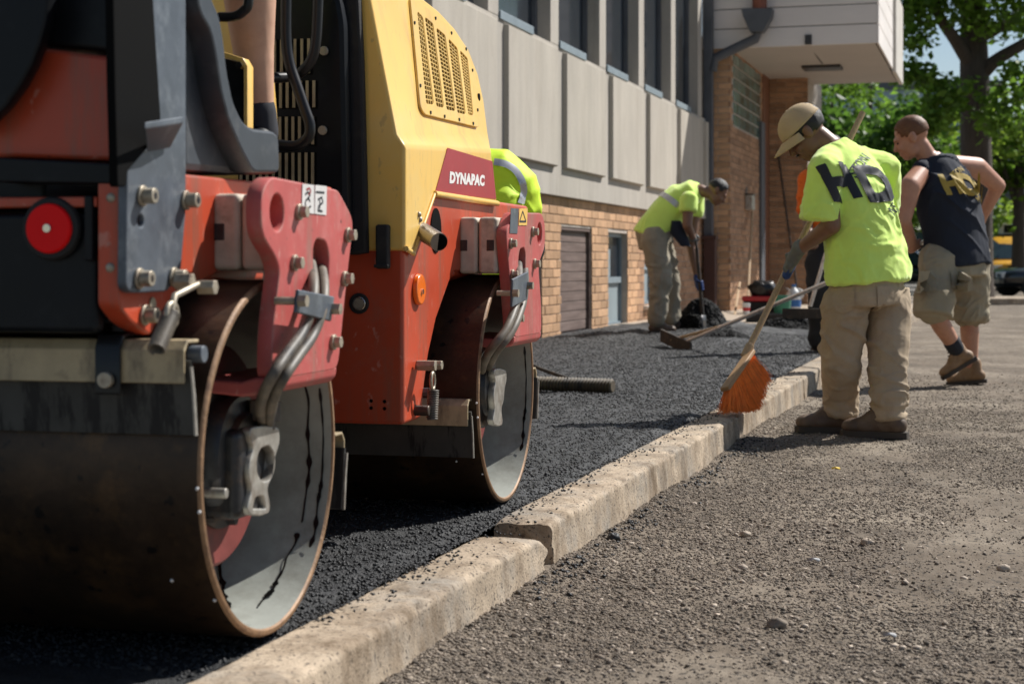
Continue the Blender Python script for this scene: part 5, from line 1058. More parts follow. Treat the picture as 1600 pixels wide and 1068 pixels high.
shs = [chest+hS.normalized()*s*.19-UI*.06-ZI*.07 for s in (-1, 1)]; els = [q-ZI*.27-UI*.03 for q in shs]; wrs = [q-ZI*.2-UI*.04 for q in els]
mb = MB(); Pk = head_shapes(mb, head, f_, u_, s_, 1.04); capsule(mb, Pk(-.03, -.06), neck, .056, .062); loft(mb, spine_rings([(pel-UI*.05, .15, .11), (pel+UI*.06+ZI*.02, .16, .115), (chest, .17, .12), (neck, .07, .07)], hS, hS))
for i in (0, 1):
    chain(mb, [hips[i], knees[i], anks[i]], [.09, .06, .045]); chain(mb, [chest.lerp(shs[i], .5), shs[i], els[i], wrs[i]], [.06, .06, .048, .032]); pm_ = wrs[i]+(wrs[i]-els[i]).normalized()*.06; capsule(mb, wrs[i], pm_, .032, .036)
    for q in range(4): b0 = pm_+DI*(-.03+.02*q); chain(mb, [b0, b0-ZI*.04+UI*.015, b0-ZI*.06-UI*.005], [.012, .011, .009], 8)
    chain(mb, [pm_-UI*.02, pm_-UI*.04-ZI*.02, pm_-UI*.035-ZI*.045], [.014, .012, .010], 8)
jp.put('body', blob(mb, .011, 3), 'skin_brown'); sol(jp.put('hair', hair_cap(head, f_, u_, s_, 1.04, (.105, .096, .082), .55, -.45, .003, 9), 'hair_black'), .006)
arch = [(J(716, 306, D3), .20, .14), (J(742, 282, D3), .215, .150), (J(772, 284, D3), .225, .155), (J(796, 304, D3), .22, .15), (J(806, 332, D3), .16, .115), (J(808, 356, 7.62), .09, .08)]
mb = MB(); loft(mb, spine_rings(arch, hS, hS), 28)
for i in (0, 1): capsule(mb, shs[i], els[i], .095, .08); capsule(mb, els[i], wrs[i], .08, .06)
sme = blob(mb, .010, 3); folds(sme, .006, (5, 5, 5), 71); creases(sme, .016, (6, 6, 6), 73); jt = bvh(sme); jk = jp.put('jacket', sme, 'hi_vis_jacket')
def stripe(px, w):
    P = spline([J(a, b, 7.2) for a, b in px], 8); vs_, fs_ = [], []
    for k, p in enumerate(P):
        t = (P[min(k+1, len(P)-1)]-P[max(k-1, 0)]).normalized(); nn = t.cross(-DI).normalized()
        for m_ in range(5): vs_.append(p+nn*w*(m_/2-1))
    fs_ = [(k*5+m_, k*5+m_+1, k*5+m_+6, k*5+m_+5) for k in range(len(P)-1) for m_ in range(4)]
    me = MB().add(vs_, fs_).mesh('stripe', 60)
    for v in me.vertices:
        h_ = jt.ray_cast(v.co, (v.co-CAM).normalized()); v.co = h_[0]+h_[1]*.007 if h_[0] else v.co+DI*.4
    return jp.put('reflective_stripe', me, 'reflective', jk)
stripe([(772, 254), (788, 257), (803, 266), (814, 282), (817, 300), (812, 318)], .014)
mb = MB(); loft(mb, spine_rings([(pel-UI*.03-ZI*.08, .18, .14), (pel, .19, .15), (pel+UI*.06+ZI*.04, .18, .14)], hS, hS), 24)
for i in (0, 1): capsule(mb, hips[i]-ZI*.03, knees[i], .12, .10, 16); capsule(mb, knees[i], anks[i]-ZI*.02, .10, .09, 16)
tme = blob(mb, .012, 3); folds(tme, .012, (4, 4, 5), 81); jp.put('trousers', tme, 'dark_cloth')
for i in (0, 1): boot(jp, anks[i], UI*.95+DI*.2, 0)
# ------------------------------------------------------------------ man in orange, mostly hidden behind the sweeper
D4 = 13.6
op = PB('worker in orange shirt and dark trousers standing behind the sweeper', W(1300, 540, D=D4)); op.b = Vector((op.o.location.x, op.o.location.y, AZ)); op.o.location.z = AZ
pel, chest, neck, head = J(1295, 395, D4), J(1290, 318, D4), J(1292, 262, D4), J(1300, 235, D4)
hS = UI*-.8-DI*.5; f_, u_, s_ = frame(UI*.5-DI*.8-ZI*.3, ZI)
hips = [pel+hS.normalized()*s*.10-ZI*.05 for s in (-1, 1)]; anks = [Vector((h.x, h.y, AZ+.11)) for h in hips]; knees = [hips[i].lerp(anks[i], .5)+DI*-.03 for i in (0, 1)]
shs = [chest.lerp(neck, .62)+hS.normalized()*s*.19 for s in (-1, 1)]; els = [q-ZI*.28+hS.normalized()*.03 for q in shs]; wrs = [q-ZI*.18-DI*.18 for q in els]
mb = MB(); Pk = head_shapes(mb, head, f_, u_, s_, 1.0); capsule(mb, Pk(-.03, -.06), neck, .056, .062); loft(mb, spine_rings([(pel-ZI*.05, .14, .10), (pel, .16, .115), (chest, .17, .115), (chest.lerp(neck, .7), .15, .085), (neck, .06, .06)], hS, hS))
for i in (0, 1):
    chain(mb, [hips[i], knees[i], anks[i]], [.09, .06, .045]); chain(mb, [chest.lerp(shs[i], .6), shs[i], els[i], wrs[i]], [.06, .06, .048, .032]); pm_ = wrs[i]+(wrs[i]-els[i]).normalized()*.06; capsule(mb, wrs[i], pm_, .032, .036)
    for q in range(4): b0 = pm_+UI*(-.03+.02*q); chain(mb, [b0, b0-ZI*.03-DI*.02, b0-ZI*.055-DI*.01], [.012, .011, .009], 8)
    chain(mb, [pm_+UI*.03, pm_+UI*.05-ZI*.02, pm_+UI*.045-ZI*.045], [.014, .012, .010], 8)
op.put('body', blob(mb, .011, 3), 'skin_brown'); sol(op.put('hair', hair_cap(head, f_, u_, s_, 1.0, (.105, .096, .082), .55, -.45, .003, 3), 'hair_black'), .006)
mb = MB(); loft(mb, spine_rings([(J(1294, 372, D4), .215, .15), (J(1293, 345, D4), .21, .148), (chest, .215, .15), (chest.lerp(neck, .6), .19, .12), (neck-ZI*.01, .08, .08)], hS, hS), 26)
for i in (0, 1): capsule(mb, shs[i], shs[i].lerp(els[i], .75), .088, .085)
sme = blob(mb, .011, 4); folds(sme, .010, (6, 6, 4), 91); op.put('shirt', sme, 'orange_cloth')
mb = MB(); loft(mb, spine_rings([(pel-ZI*.10, .175, .13), (pel, .18, .14), (pel+ZI*.12, .17, .13)], hS, hS), 24)
for i in (0, 1): capsule(mb, hips[i]-ZI*.03, knees[i], .115, .10, 16); capsule(mb, knees[i], anks[i]-ZI*.02, .10, .09, 16)
tme = blob(mb, .012, 3); folds(tme, .012, (4, 4, 5), 95); op.put('trousers', tme, 'dark_cloth')
for i in (0, 1): boot(op, anks[i], UI*.4-DI*.8, 0)
# ------------------------------------------------------------------ operator on the roller (one bare leg shows)
def RW(p): return RO+rex*p[0]+rey*p[1]+rez*p[2]
ank = RW(RL(404, 196, y=.66)); kne = RW(RL(384, -95, y=.60)); hip = RW((-.55, -.08, 1.40))
opr = PB('roller operator seated in shorts, one bare leg and dark sock showing', RW((-.6, -.1, .875)))
pel = RW((-.62, -.10, 1.42)); chest = RW((-.62, -.14, 1.82)); neck = RW((-.62, -.10, 2.06)); head = RW((-.61, -.07, 2.22)); f_, u_, s_ = frame(rey*.95-rez*.2, rez)
h2 = RW((-.70, -.08, 1.40)); k2 = RW((-.78, .42, 1.42)); a2 = RW((-.76, .62, 1.0)); foot1 = ank-rex*.10+rey*.03-rez*.055; foot2 = a2+rey*.17-rez*.06
shs = [RW((-.42, -.13, 1.98)), RW((-.82, -.13, 1.98))]; els = [RW((-.38, .02, 1.70)), RW((-.86, .02, 1.70))]; wrs = [RW((-.45, .26, 1.58)), RW((-.76, .26, 1.58))]
mb = MB(); Pk = head_shapes(mb, head, f_, u_, s_, 1.04); capsule(mb, Pk(-.03, -.06), neck, .056, .062); loft(mb, spine_rings([(pel-rez*.06, .15, .12), (pel, .17, .125), (pel.lerp(chest, .5), .155, .11), (chest, .175, .12), (chest.lerp(neck, .7), .15, .09), (neck, .06, .06)], -rex, -rex))
for hp, kn, an, ft in ((hip, kne, ank, foot1), (h2, k2, a2, foot2)):
    chain(mb, [hp, kn, kn.lerp(an, .3), kn.lerp(an, .6), an], [.085, .060, .062, .048, .036], 18); chain(mb, [an, ft], [.042, .035])
for i in (0, 1):
    chain(mb, [chest.lerp(shs[i], .6), shs[i], els[i], wrs[i]], [.06, .06, .046, .030]); gc = RW((-.6+(.15, -.15)[i], .33, 1.53)); grip(mb, gc, rex*.5+rey*.8, wrs[i], .016, 1 if i else -1)
opr.put('body', blob(mb, .008, 3), 'skin_leg'); sol(opr.put('hair', hair_cap(head, f_, u_, s_, 1.04, (.105, .096, .082), .55, -.45, .003, 3), 'hair_black'), .006)
mb = MB(); loft(mb, spine_rings([(pel-rez*.02, .19, .145), (pel.lerp(chest, .5), .18, .135), (chest, .20, .14), (chest.lerp(neck, .65), .17, .11), (neck-rez*.02, .08, .08)], -rex, -rex), 26)
for i in (0, 1): capsule(mb, shs[i], shs[i].lerp(els[i], .7), .085, .082)
opr.put('shirt', folds(blob(mb, .012, 4), .010, (5, 5, 4), 97), 'hi_vis')
mb = MB(); loft(mb, spine_rings([(pel-rez*.07, .18, .15), (pel+rez*.08, .18, .14)], -rex, -rex), 24); capsule(mb, hip, hip.lerp(kne, .8), .11, .10); capsule(mb, h2, h2.lerp(k2, .8), .11, .10); opr.put('shorts', folds(blob(mb, .012, 4), .008, (5, 5, 5), 98), 'stone_cotton')
for an, kn, ft in ((ank, kne, foot1), (a2, k2, foot2)):
    sk = MB(); capsule(sk, an-(kn-an).normalized()*.02, an.lerp(kn, .085), .046, .044); o = opr.put('sock', blob(sk, .007, 2), 'sock'); pk = MB(); q = an.lerp(kn, .045)-rey*.035+rex*.012; ellips(pk, q+rey*.006, rex*.014, rey*.006, rez*.012); opr.put('sock_patch', pk.mesh('p', 60), 'sticker_red', o)
    sh_ = MB(); chain(sh_, [an-rez*.045-rey*.02, ft], [.05, .045]); opr.put('shoe', blob(sh_, .009, 2), 'black_plastic')
# ================================================================== TOOLS AND LOOSE THINGS
pm('wood_dark', (.34, .20, .095), .6, var=.2, scale=8)
pm('bristle', (.95, .25, .03), .55, var=.15, scale=30, island=.25)
pm('bristle_core', (.80, .16, .02), .8, var=.2)
pm('lute_dark', (.035, .028, .022), .7, var=.3, c2=(.12, .08, .05), mask=(.5, .7), mscale=12)
pm('brown_ridges', (.10, .075, .045), .7, var=.3, c2=(.035, .03, .025), mask=(.45, .65), mscale=14)
pm('plastic_red', (.45, .012, .02), .4, var=.1); pm('plastic_white', (.62, .64, .64), .4, var=.06); pm('plastic_green', (.02, .16, .10), .45, var=.1); pm('plastic_blue', (.02, .12, .36), .4, var=.1); pm('plastic_orange', (.6, .10, .02), .5, var=.1); pm('black_bag', (.010, .010, .011), .35, var=.3, bump=.8, bscale=18, bdist=.02)
pm('leaf_yellow', (.75, .50, .01), .6, var=.1); pm('litter', (.36, .36, .36), .6, var=.2)
pm('loose_asphalt_shaded', (.006, .0063, .007), .7, var=.3, scale=40, bump=1, bscale=120, bdist=.01, spec=.2)  # asphalt darkened further: the wall's shade over the heaps is in the colour
class OB(MB):
    """mesh built in world space, linked under / at an origin"""
    def at(s, org): s.org = Vector(org); return s
    def build(s, name, mat, parent=None, **k):
        s.v = [tuple(Vector(v)-s.org) for v in s.v]; o = MB.build(s, name, mat, parent, **k)
        if parent is None: o.location = s.org
        return o
# ---- broom
bo = W(1160, 640, Z=AZ); br = thing('broom', 'push broom with wooden pole and orange bristles standing on the kerb', 'broom', bo)
OB().at(bo).tube([BPa, BPb], .0155, 14).build('pole', 'wood', br, smooth=60)
A_, B_ = J(1172, 551, 7.98), J(1134, 606, 7.70); ax = (B_-A_); an_ = ax.normalized(); dn = (J(1180, 620, 7.9)-A_.lerp(B_, .4)); dn = (dn-an_*dn.dot(an_)).normalized(); sdn = an_.cross(dn)
OB().at(bo).obox(A_.lerp(B_, .5), ax*.54, dn*.011, sdn*.024).build('head_block', 'wood_dark', br, bevel=.006)
OB().at(bo).cyl(BPa-(BPb-BPa).normalized()*.02, BPa+(BPb-BPa).normalized()*.05, .021, n=16).build('socket', 'wood', br, bevel=.003)
tipsA, tipsB = J(1195, 590, 7.94), J(1131, 641, 7.72); mid = J(1180, 640, 7.86); vs_, fs_ = [], []
rd = random.Random(4)
for k in range(2600):
    s = rd.random(); w = rd.uniform(-1, 1); p0 = A_.lerp(B_, .02+.96*s)+dn*.012+sdn*w*.020; tip = tipsA.lerp(mid, s/.5) if s < .5 else mid.lerp(tipsB, (s-.5)/.5)
    tip = tip+sdn*w*.032+Vector((rd.gauss(0, .009), rd.gauss(0, .009), rd.gauss(0, .007))); tip.z = max(tip.z, AZ+.004); m_ = p0.lerp(tip, .55)+dn*.004+Vector((rd.gauss(0, .003),)*3)
    o_ = len(vs_); r0 = .0010
    d_ = (tip-p0).normalized(); a1 = d_.orthogonal().normalized()*r0; a2 = d_.cross(a1)
    for q, sc in ((p0, 1), (m_, 1), (tip, .8)): vs_ += [q+a1*sc, q-a1*.5*sc+a2*.87*sc, q-a1*.5*sc-a2*.87*sc]
    for i in (0, 3):
        for j in range(3): fs_.append((o_+i+j, o_+i+(j+1) % 3, o_+i+3+(j+1) % 3, o_+i+3+j))
b_ = OB().at(bo); b_.add(vs_, fs_); o = b_.build('bristles', 'bristle', br, smooth=None); o['kind'] = 'stuff'
cr = [A_.lerp(B_, .08), A_.lerp(B_, .92), tipsB.lerp(B_, .2), mid.lerp(A_.lerp(B_, .5), .2), tipsA.lerp(A_, .22)]
core = OB().at(bo); n_ = 5; core.add([p-sdn*.014 for p in cr]+[p+sdn*.014 for p in cr], [tuple(range(n_)), tuple(range(n_, 2*n_))[::-1]]+[(i, (i+1) % n_, n_+(i+1) % n_, n_+i) for i in range(n_)]); core.build('bristle_core', 'bristle_core', br)
# ---- lute held by the man in the tank top
h0, h1 = J(1034, 524, 14.25), J(1079, 545, 13.8); lo = W(1060, 548, Z=AZ+.02); lu = thing('asphalt_lute', 'wide asphalt lute with long aluminium pole lying across the fresh asphalt', 'lute', lo)
OB().at(lo).tube([LTa+(LTb-LTa)*-.02, LTb], .017, 14).build('pole', 'alu', lu, smooth=60)
hd = (h1-h0).normalized(); OB().at(lo).obox(h0.lerp(h1, .5), (h1-h0)*.52, Vector((0, 0, .055)), hd.cross(ZI)*.012).build('blade', 'lute_dark', lu, bevel=.004)
OB().at(lo).tube([h0.lerp(h1, .9), LTa], .012, 8).tube([h0.lerp(h1, .35), LTa+(LTb-LTa)*.17], .014, 8).build('brace', 'wood', lu, smooth=60)
# ---- ridged roller rake lying by the front drum
r0, r1 = J(828, 600, 9.35), J(958, 603, 9.12); ro_ = r1.copy(); ro_.z = asph_z(np.array(ro_.x), np.array(ro_.y)); rk = thing('ridged_rake', 'brown ridged bar rake lying on the asphalt beside the front drum', 'rake', ro_)
zz_ = float(ro_.z)+.040; r0.z = zz_; r1.z = zz_; pts, rr_ = [], []; n_ = 52
for k in range(n_+1): pts.append(r0.lerp(r1, k/n_)); rr_.append(.042 if k % 2 else .031)
OB().at(ro_).tube(pts, rr_, 20).build('bar', 'brown_ridges', rk, smooth=20)
OB().at(ro_).tube([r0.lerp(r1, .48)+ZI*.03, J(842, 575, 9.5), J(700, 500, 10.0)], .011, 10).build('handle', 'lute_dark', rk, smooth=60)
# ---- shovel
so = J(1100, 512, 16.85); so.z = AZ+.1; sv = thing('shovel', 'D-handled shovel stuck into the heap of black asphalt', 'shovel', so)
OB().at(so).tube([SHa-sdv*.1, SHb-sdv*.10], .018, 12).build('shaft', 'lute_dark', sv, smooth=60); gx_ = UI*.2+DI*.9; gx_.normalize()
OB().at(so).tube([SHb-gx_*.06, SHb+gx_*.06], .016, 10).tube([SHb-gx_*.06, SHb-sdv*.07-gx_*.02, SHb-sdv*.12], .012, 8).tube([SHb+gx_*.06, SHb-sdv*.07+gx_*.02, SHb-sdv*.12], .012, 8).build('grip', 'steel_dark', sv, smooth=60)
bl = MB(); b0 = SHa; q = UI*.3+DI*.9; vs_ = []
for i in range(6):
    t = i/5; w = .11*(1-.25*t**3)
    for j in range(7): v = j/6*2-1; vs_.append(b0-sdv*(.0+.28*t)+q*w*v+UI*(.02*(1-v*v)))
b_ = OB().at(so); b_.add(vs_, [(i*7+j, i*7+j+1, (i+1)*7+j+1, (i+1)*7+j) for i in range(5) for j in range(6)]); sol(b_.build('blade', 'steel_dark', sv, smooth=60), .004)
# ---- heaps of loose asphalt
def heap(px, py, D, rx, ry, h, label, seed, ng=2600):
    c = W(px, py, D=D); c.z = AZ-.02; n = 46; xs = np.linspace(-1, 1, n); gx, gy = np.meshgrid(xs, xs); r2 = np.sqrt(gx**2+gy**2); z = h*np.clip(1-r2**1.7, 0, 1)*(.8+.4*vnoise(gx*4+seed, gy*4, seed))+.04*(vnoise(gx*11, gy*11, seed+1)-.5)*(r2 < 1)
    V = np.stack([gx*rx, gy*ry, z-.02*(r2 > 1)], -1).reshape(-1, 3); i = np.arange((n-1)*n).reshape(n-1, n)[:, :-1].ravel(); keep = (r2.ravel()[i] < 1.05); i = i[keep]; o = link('asphalt_heap', np_mesh('heap', V, np.stack([i, i+1, i+n+1, i+n], -1), True), 'loose_asphalt_shaded'); o.location = c
    tag(o, label, 'asphalt heap', 'heaps of loose asphalt'); a = RNG.uniform(0, 2*PI, ng); r = np.sqrt(RNG.random(ng)); x, y = r*np.cos(a), r*np.sin(a); zz = h*np.clip(1-r**1.7, 0, 1)*(.8+.4*vnoise(x*4+seed, y*4, seed))
    g_ = scatter('lumps', np.stack([x*rx, y*ry, zz], -1), RNG.uniform(.006, .016, ng), 'loose_asphalt_shaded', o, squash=.8); return o
heap(1096, 522, 17.3, .34, .36, .36, 'dark heap of loose asphalt under the shovel', 5); heap(1128, 535, 15.6, .32, .3, .13, 'low spill of asphalt beside the lute pole', 9, 1400)
heap(1245, 512, 18.2, .55, .3, .15, 'low ridge of asphalt in front of the black tray', 13, 2000)
# ---- things set down by the entrance
def base(px, py): p = W(px, py, Z=.12); return p
c = base(1188, 489); k = 1.0
tb = thing('toolbox', 'black toolbox with red lid on the paving by the entrance', 'toolbox', c); MB().box((-.24, -.13, 0), (.24, .13, .17)).build('box', 'black_plastic', tb, bevel=.015); MB().box((-.25, -.14, .172), (.25, .14, .25)).build('lid', 'plastic_red', tb, bevel=.02); MB().tube([(-.09, 0, .25), (-.09, 0, .30), (.09, 0, .30), (.09, 0, .25)], .012, 8).build('handle', 'plastic_red', tb)
bg = MB().sphere((0, 0, .1), .16, 24, 16, 1.3, .9, .75).mesh('bag', 60); folds(bg, .03, (9, 9, 9), 4); o = link('rubbish_bag', bg, 'black_bag'); o.location = c+Vector((.03, .02, .25)); tag(o, 'crumpled black bag lying on the red toolbox lid', 'bag')
c = base(1166, 491); o = MB().cyl((0, 0, 0), (0, 0, .16), .045, .058, 20).build('paper_cup', 'plastic_white', None); o.location = c; tag(o, 'white paper cup standing left of the toolbox', 'cup'); MB().cyl((0, 0, .05), (0, 0, .10), .0500, .0545, 20).build('cup_band', 'plastic_red', o)
c = base(1240, 484); jg = thing('plastic_jug', 'white plastic jug with blue label between bucket and poles', 'jug', c); MB().lathe_x([(0, .0001), (0, .10), (.02, .115), (.24, .115), (.30, .085), (.34, .04), (.36, .03)], 0, 0, 24).build('jug_body', 'plastic_white', jg, smooth=50).rotation_euler = (0, -PI/2, 0); MB().cyl((0, 0, .36), (0, 0, .40), .034, n=16).build('cap', 'plastic_blue', jg); MB().cyl((0, 0, .05), (0, 0, .16), .117, n=24).build('jug_label', 'plastic_blue', jg); MB().tube(spline([(.05, 0, .33), (.13, 0, .30), (.14, 0, .22), (.11, 0, .18)], 5), .014, 8).build('handle', 'plastic_white', jg, smooth=60)
c = base(1222, 490); bk = thing('bucket', 'dark green bucket beside the white jug', 'bucket', c); MB().cyl((0, 0, 0), (0, 0, .26), .11, .14, 24).build('pail', 'plastic_green', bk); MB().tube([(.14*math.cos(t), .14*math.sin(t), .255) for t in np.linspace(0, 2*PI, 25)], .008, 6).build('bucket_rim', 'plastic_green', bk, smooth=60); MB().tube([(.14*math.cos(t), 0, .26+.12*math.sin(t)) for t in np.linspace(0, PI, 13)], .005, 6).build('handle', 'steel_dark', bk, smooth=60)
c = base(1235, 503); tr = thing('black_tray', 'long low black tray lying on the paving behind the asphalt', 'tray', c); MB().box((-.5, -.18, .01), (.5, .18, .045)).build('tray_floor', 'black_plastic', tr); MB().box((-.52, -.20, 0), (.52, -.182, .10)).box((-.52, .182, 0), (.52, .20, .10)).box((-.52, -.18, 0), (-.502, .18, .10)).box((.502, -.18, 0), (.52, .18, .10)).build('tray_rim', 'rubber', tr, bevel=.004)
c = base(1206, 489); sp9 = thing('spray_bottle', 'small pink-topped bottle standing behind the broom pole', 'bottle', c); MB().lathe_x([(0, .0001), (0, .045), (.02, .05), (.22, .05), (.28, .02), (.31, .018)], 0, 0, 18).build('bottle_body', 'plastic_green', sp9, smooth=50).rotation_euler = (0, -PI/2, 0); MB().box((-.03, -.02, .31), (.05, .02, .37)).build('nozzle', 'plastic_red', sp9, bevel=.006)
def pole(a, b, r, mat, name, label, cat):
    org = min((a, b), key=lambda p: p.z).copy(); o = OB().at(org).tube([a, a.lerp(b, .5), b], r, 12).build(name, mat, None, smooth=60); tag(o, label, cat); return o
o = pole(J(1266, 478, 13.3), J(1293, 388, 13.2), .016, 'alu', 'rake_pole', 'bright aluminium rake pole held by the worker in orange', 'pole'); e = J(1266, 478, 13.3)
zb = W(1262, 492, D=13.3); MB().add([tuple(v) for v in ()], []) ; o2 = MB().box((-.22, -.02, -.10), (.22, .02, -.02)).build('rake_head', 'lute_dark', o, bevel=.004)
pole(W(1215, 235, Y=Ye-.05), W(1248, 470, Y=Ye-.5), .018, 'lute_dark', 'tool_handle', 'dark tool handle leaning against the end brick wall', 'tool handle')
for (a, b, c_, d_, nm) in ((1176, 320, 1168, 484, 'tall plank leaning on the brick wall under the grey box'), (1156, 440, 1148, 492, 'short plank leaning on the brick wall near the drain pipe')):
    p, q = W(a, b, X=Xe+.04), W(c_, d_, X=Xe+.34); o = OB().at(q).obox(p.lerp(q, .5), (p-q)*.5, (0, .045, 0), (.012, 0, 0)).build('plank', 'wood', None, bevel=.004); tag(o, nm, 'plank', 'planks leaning on the entrance wall')
# ---- leaf and bits of litter on the road
def flake(px, py, r, mat, name, label, cat, seed):
    p = W(px, py, Z=0); p.z = float(road_z(np.array(p.x), np.array(p.y)))+.012; n = 9; vs_ = [(0, 0, .006)]
    for k in range(n): a = 2*PI*k/n; rr = r*(.6+.6*noise.noise(Vector((seed, k*.9, 1)))+.2); vs_.append((rr*math.cos(a), rr*math.sin(a)*.55, .004*math.sin(3*a)))
    o = MB().add(vs_, [(0, 1+k, 1+(k+1) % n) for k in range(n)]).build(name, mat, None); o.location = p; sol(o, .0015); tag(o, label, cat); return o
flake(1306, 733, .022, 'leaf_yellow', 'fallen_leaf', 'yellow fallen leaf on the gravel near the sweeper', 'leaf', 1)
flake(1272, 874, .022, 'litter', 'litter_scrap', 'pale grey scrap pressed into the gravel', 'scrap', 2); flake(1390, 990, .020, 'litter', 'litter_scrap', 'grey blue scrap near the bottom of the road', 'scrap', 5)
def lump(px, py, r, mat, label, seed):
    p = W(px, py, Z=0); me = MB().sphere((0, 0, 0), r, 16, 10, 1.2, 1, .7).mesh('l', 60); folds(me, r*.3, (2.2/r*.6,)*3, seed); o = link('stone', me, mat); o.location = (p.x, p.y, float(road_z(np.array(p.x), np.array(p.y)))+r*.45); tag(o, label, 'stone', 'larger stones on the roadbed')
lump(958, 842, .017, 'asphalt_bits', 'black lump of asphalt at the foot of the kerb', 3); lump(1165, 832, .014, 'stone_pale', 'reddish pale stone in the middle of the road', 7); lump(1160, 883, .011, 'stone_pale', 'round tan stone below the reddish one', 11); lump(1568, 888, .013, 'stone_pale', 'pale stone near the right edge of the road', 14); lump(1215, 972, .018, 'stone_bits', 'grey brown stone low in the road', 17); lump(1355, 845, .014, 'stone_pale', 'pale stone right of the grey scrap', 19)
# ================================================================== STREET BEYOND: TREES, CARS, HOUSES
pm('bark', (.075, .058, .045), .9, var=.35, scale=5, stretch=(4, 4, .8), bump=1, bscale=14, bdist=.03)
def leaf_mat(name, c, trans=.45): pm(name, c, .5, var=.25, scale=1.2, island=.45, trans=trans, spec=.4)
leaf_mat('leaf_green', (.14, .25, .03), .6); leaf_mat('leaf_deep', (.09, .18, .025), .55); leaf_mat('leaf_bright', (.22, .33, .04), .6)
pm('house_white', (.60, .63, .66), .8, var=.08, scale=.6); pm('house_blue', (.36, .44, .52), .8, var=.08, scale=.6); pm('roof_grey', (.12, .125, .135), .85, var=.15); pm('house_glass', (.03, .04, .05), .1, var=.1)
pm('taxi_paint', (.72, .36, .03), .3, var=.05, coat=.4); pm('car_black', (.010, .012, .015), .22, var=.1, coat=.6); pm('car_glass', (.03, .05, .06), .06, var=.1); pm('tyre', (.014, .014, .014), .8, var=.2); pm('car_silver', (.42, .40, .36), .35, metal=.3, var=.06); pm('headlamp', (.7, .7, .68), .12, var=.05); pm('van_beige', (.48, .43, .35), .4, var=.06)
pm('grass_bank', (.07, .15, .025), .9, var=.3, scale=1, bump=.6, bscale=8, bdist=.1)
def leaves(clumps, size, seed):
    """clumps: (centre, radius, count) -> one leaf mesh of little bent quads"""
    rg = np.random.default_rng(seed); Ps = []
    for c, r, n in clumps:
        m = max(3, int(n/28)); d = rg.normal(size=(m, 3)); d /= np.linalg.norm(d, axis=1)[:, None]; cc = np.array(c)+d*(r*np.cbrt(rg.random(m)))[:, None]*np.array([1, 1, .8])
        idx = rg.integers(0, m, n); Ps.append(cc[idx]+rg.normal(size=(n, 3))*min(.30, r*.28)*np.array([1, 1, .7]))
    P = np.concatenate(Ps); n = len(P); a = rg.normal(size=(n, 3)); a[:, 2] *= .5; a /= np.linalg.norm(a, axis=1)[:, None]; b = rg.normal(size=(n, 3)); b -= (b*a).sum(1)[:, None]*a; b /= np.linalg.norm(b, axis=1)[:, None]; s = size*rg.uniform(.6, 1.35, n)[:, None]
    nn = np.cross(a, b)*s*.18; V = np.stack([P-a*s, P+b*s*.62+nn, P+a*s, P-b*s*.62+nn], 1).reshape(-1, 3); i = np.arange(n)[:, None]*4; Fc = np.concatenate([np.concatenate([i, i+1, i+2], 1), np.concatenate([i, i+2, i+3], 1)]); return np_mesh('leaves', V, Fc)
def tree(label, base, trunk, limbs, clumps, size, mat, seed, name='street_tree', group='trees at the end of the street'):
    o = thing(name, label, 'tree', base, 0, group); B = Vector(base); loc = lambda p: Vector(p)-B
    P = spline([loc(p) for p, r in trunk], 5); rs = [r for p, r in trunk]; rr = [np.interp(k/5, range(len(rs)), rs)*(1+.06*noise.noise(Vector((k*.7, seed, 0)))) for k in range(len(P))]; t = MB().tube(P, rr, 18).build('trunk', 'bark', o, smooth=70)
    for L_ in limbs:
        Q = spline([loc(p) for p, r in L_], 6); rs = [r for p, r in L_]; MB().tube(Q, [np.interp(k/6, range(len(rs)), rs) for k in range(len(Q))], 10).build('limb', 'bark', t, smooth=70)
    me = leaves([(tuple(loc(c)), r, n) for c, r, n in clumps], size, seed); link('crown', me, mat, o); return o
def G(px, D, z=0): p = W(px, 400, D=D); return Vector((p.x, p.y, z))
DT = 36
tree('large shade tree with thick trunk and forked limbs behind the man in tank top', G(1526, DT), [(G(1524, DT, -.1), .46), (G(1525, DT, .6), .36), (J(1526, 300, DT), .335), (J(1524, 180, DT), .32), (J(1522, 90, DT), .30), (J(1520, 0, DT), .26), (J(1514, -150, DT), .2), (J(1500, -420, DT), .08)],
     [[(J(1520, 105, DT), .17), (J(1492, 62, DT-.4), .13), (J(1466, 20, DT-.8), .11), (J(1448, -60, DT-1), .08), (J(1400, -200, DT-1.2), .03)], [(J(1530, 118, DT), .18), (J(1560, 92, DT-.3), .14), (J(1605, 66, DT-.6), .12), (J(1700, 10, DT-1), .06)], [(J(1530, 60, DT), .14), (J(1570, 38, DT), .11), (J(1620, 0, DT+.4), .08)], [(J(1518, 20, DT), .14), (J(1470, -90, DT+1), .10), (J(1420, -260, DT+2), .04)], [(J(1524, 150, DT), .07), (J(1500, 140, DT-1), .05), (J(1470, 150, DT-2), .025)]],
     [(J(1440, 10, DT-1), .75, 806), (J(1415, 60, DT-1.5), .45, 322), (J(1480, 150, DT-1.6), .55, 471), (J(1425, 120, DT-1), .4, 260), (J(1560, 20, DT-.5), .8, 620), (J(1590, 130, DT-1), .5, 279), (J(1560, 180, DT-1.5), .5, 260), (J(1500, -30, DT-1), .8, 682), (J(1590, -60, DT-1), 1.0, 744), (J(1400, -120, DT-1), 1.6, 1488), (J(1520, -260, DT), 2.6, 3224), (J(1680, -100, DT), 2.2, 1860), (J(1300, -220, DT+1), 2.0, 1612), (J(1455, 190, DT-2), .4, 235)], .098, 'leaf_green', 3)
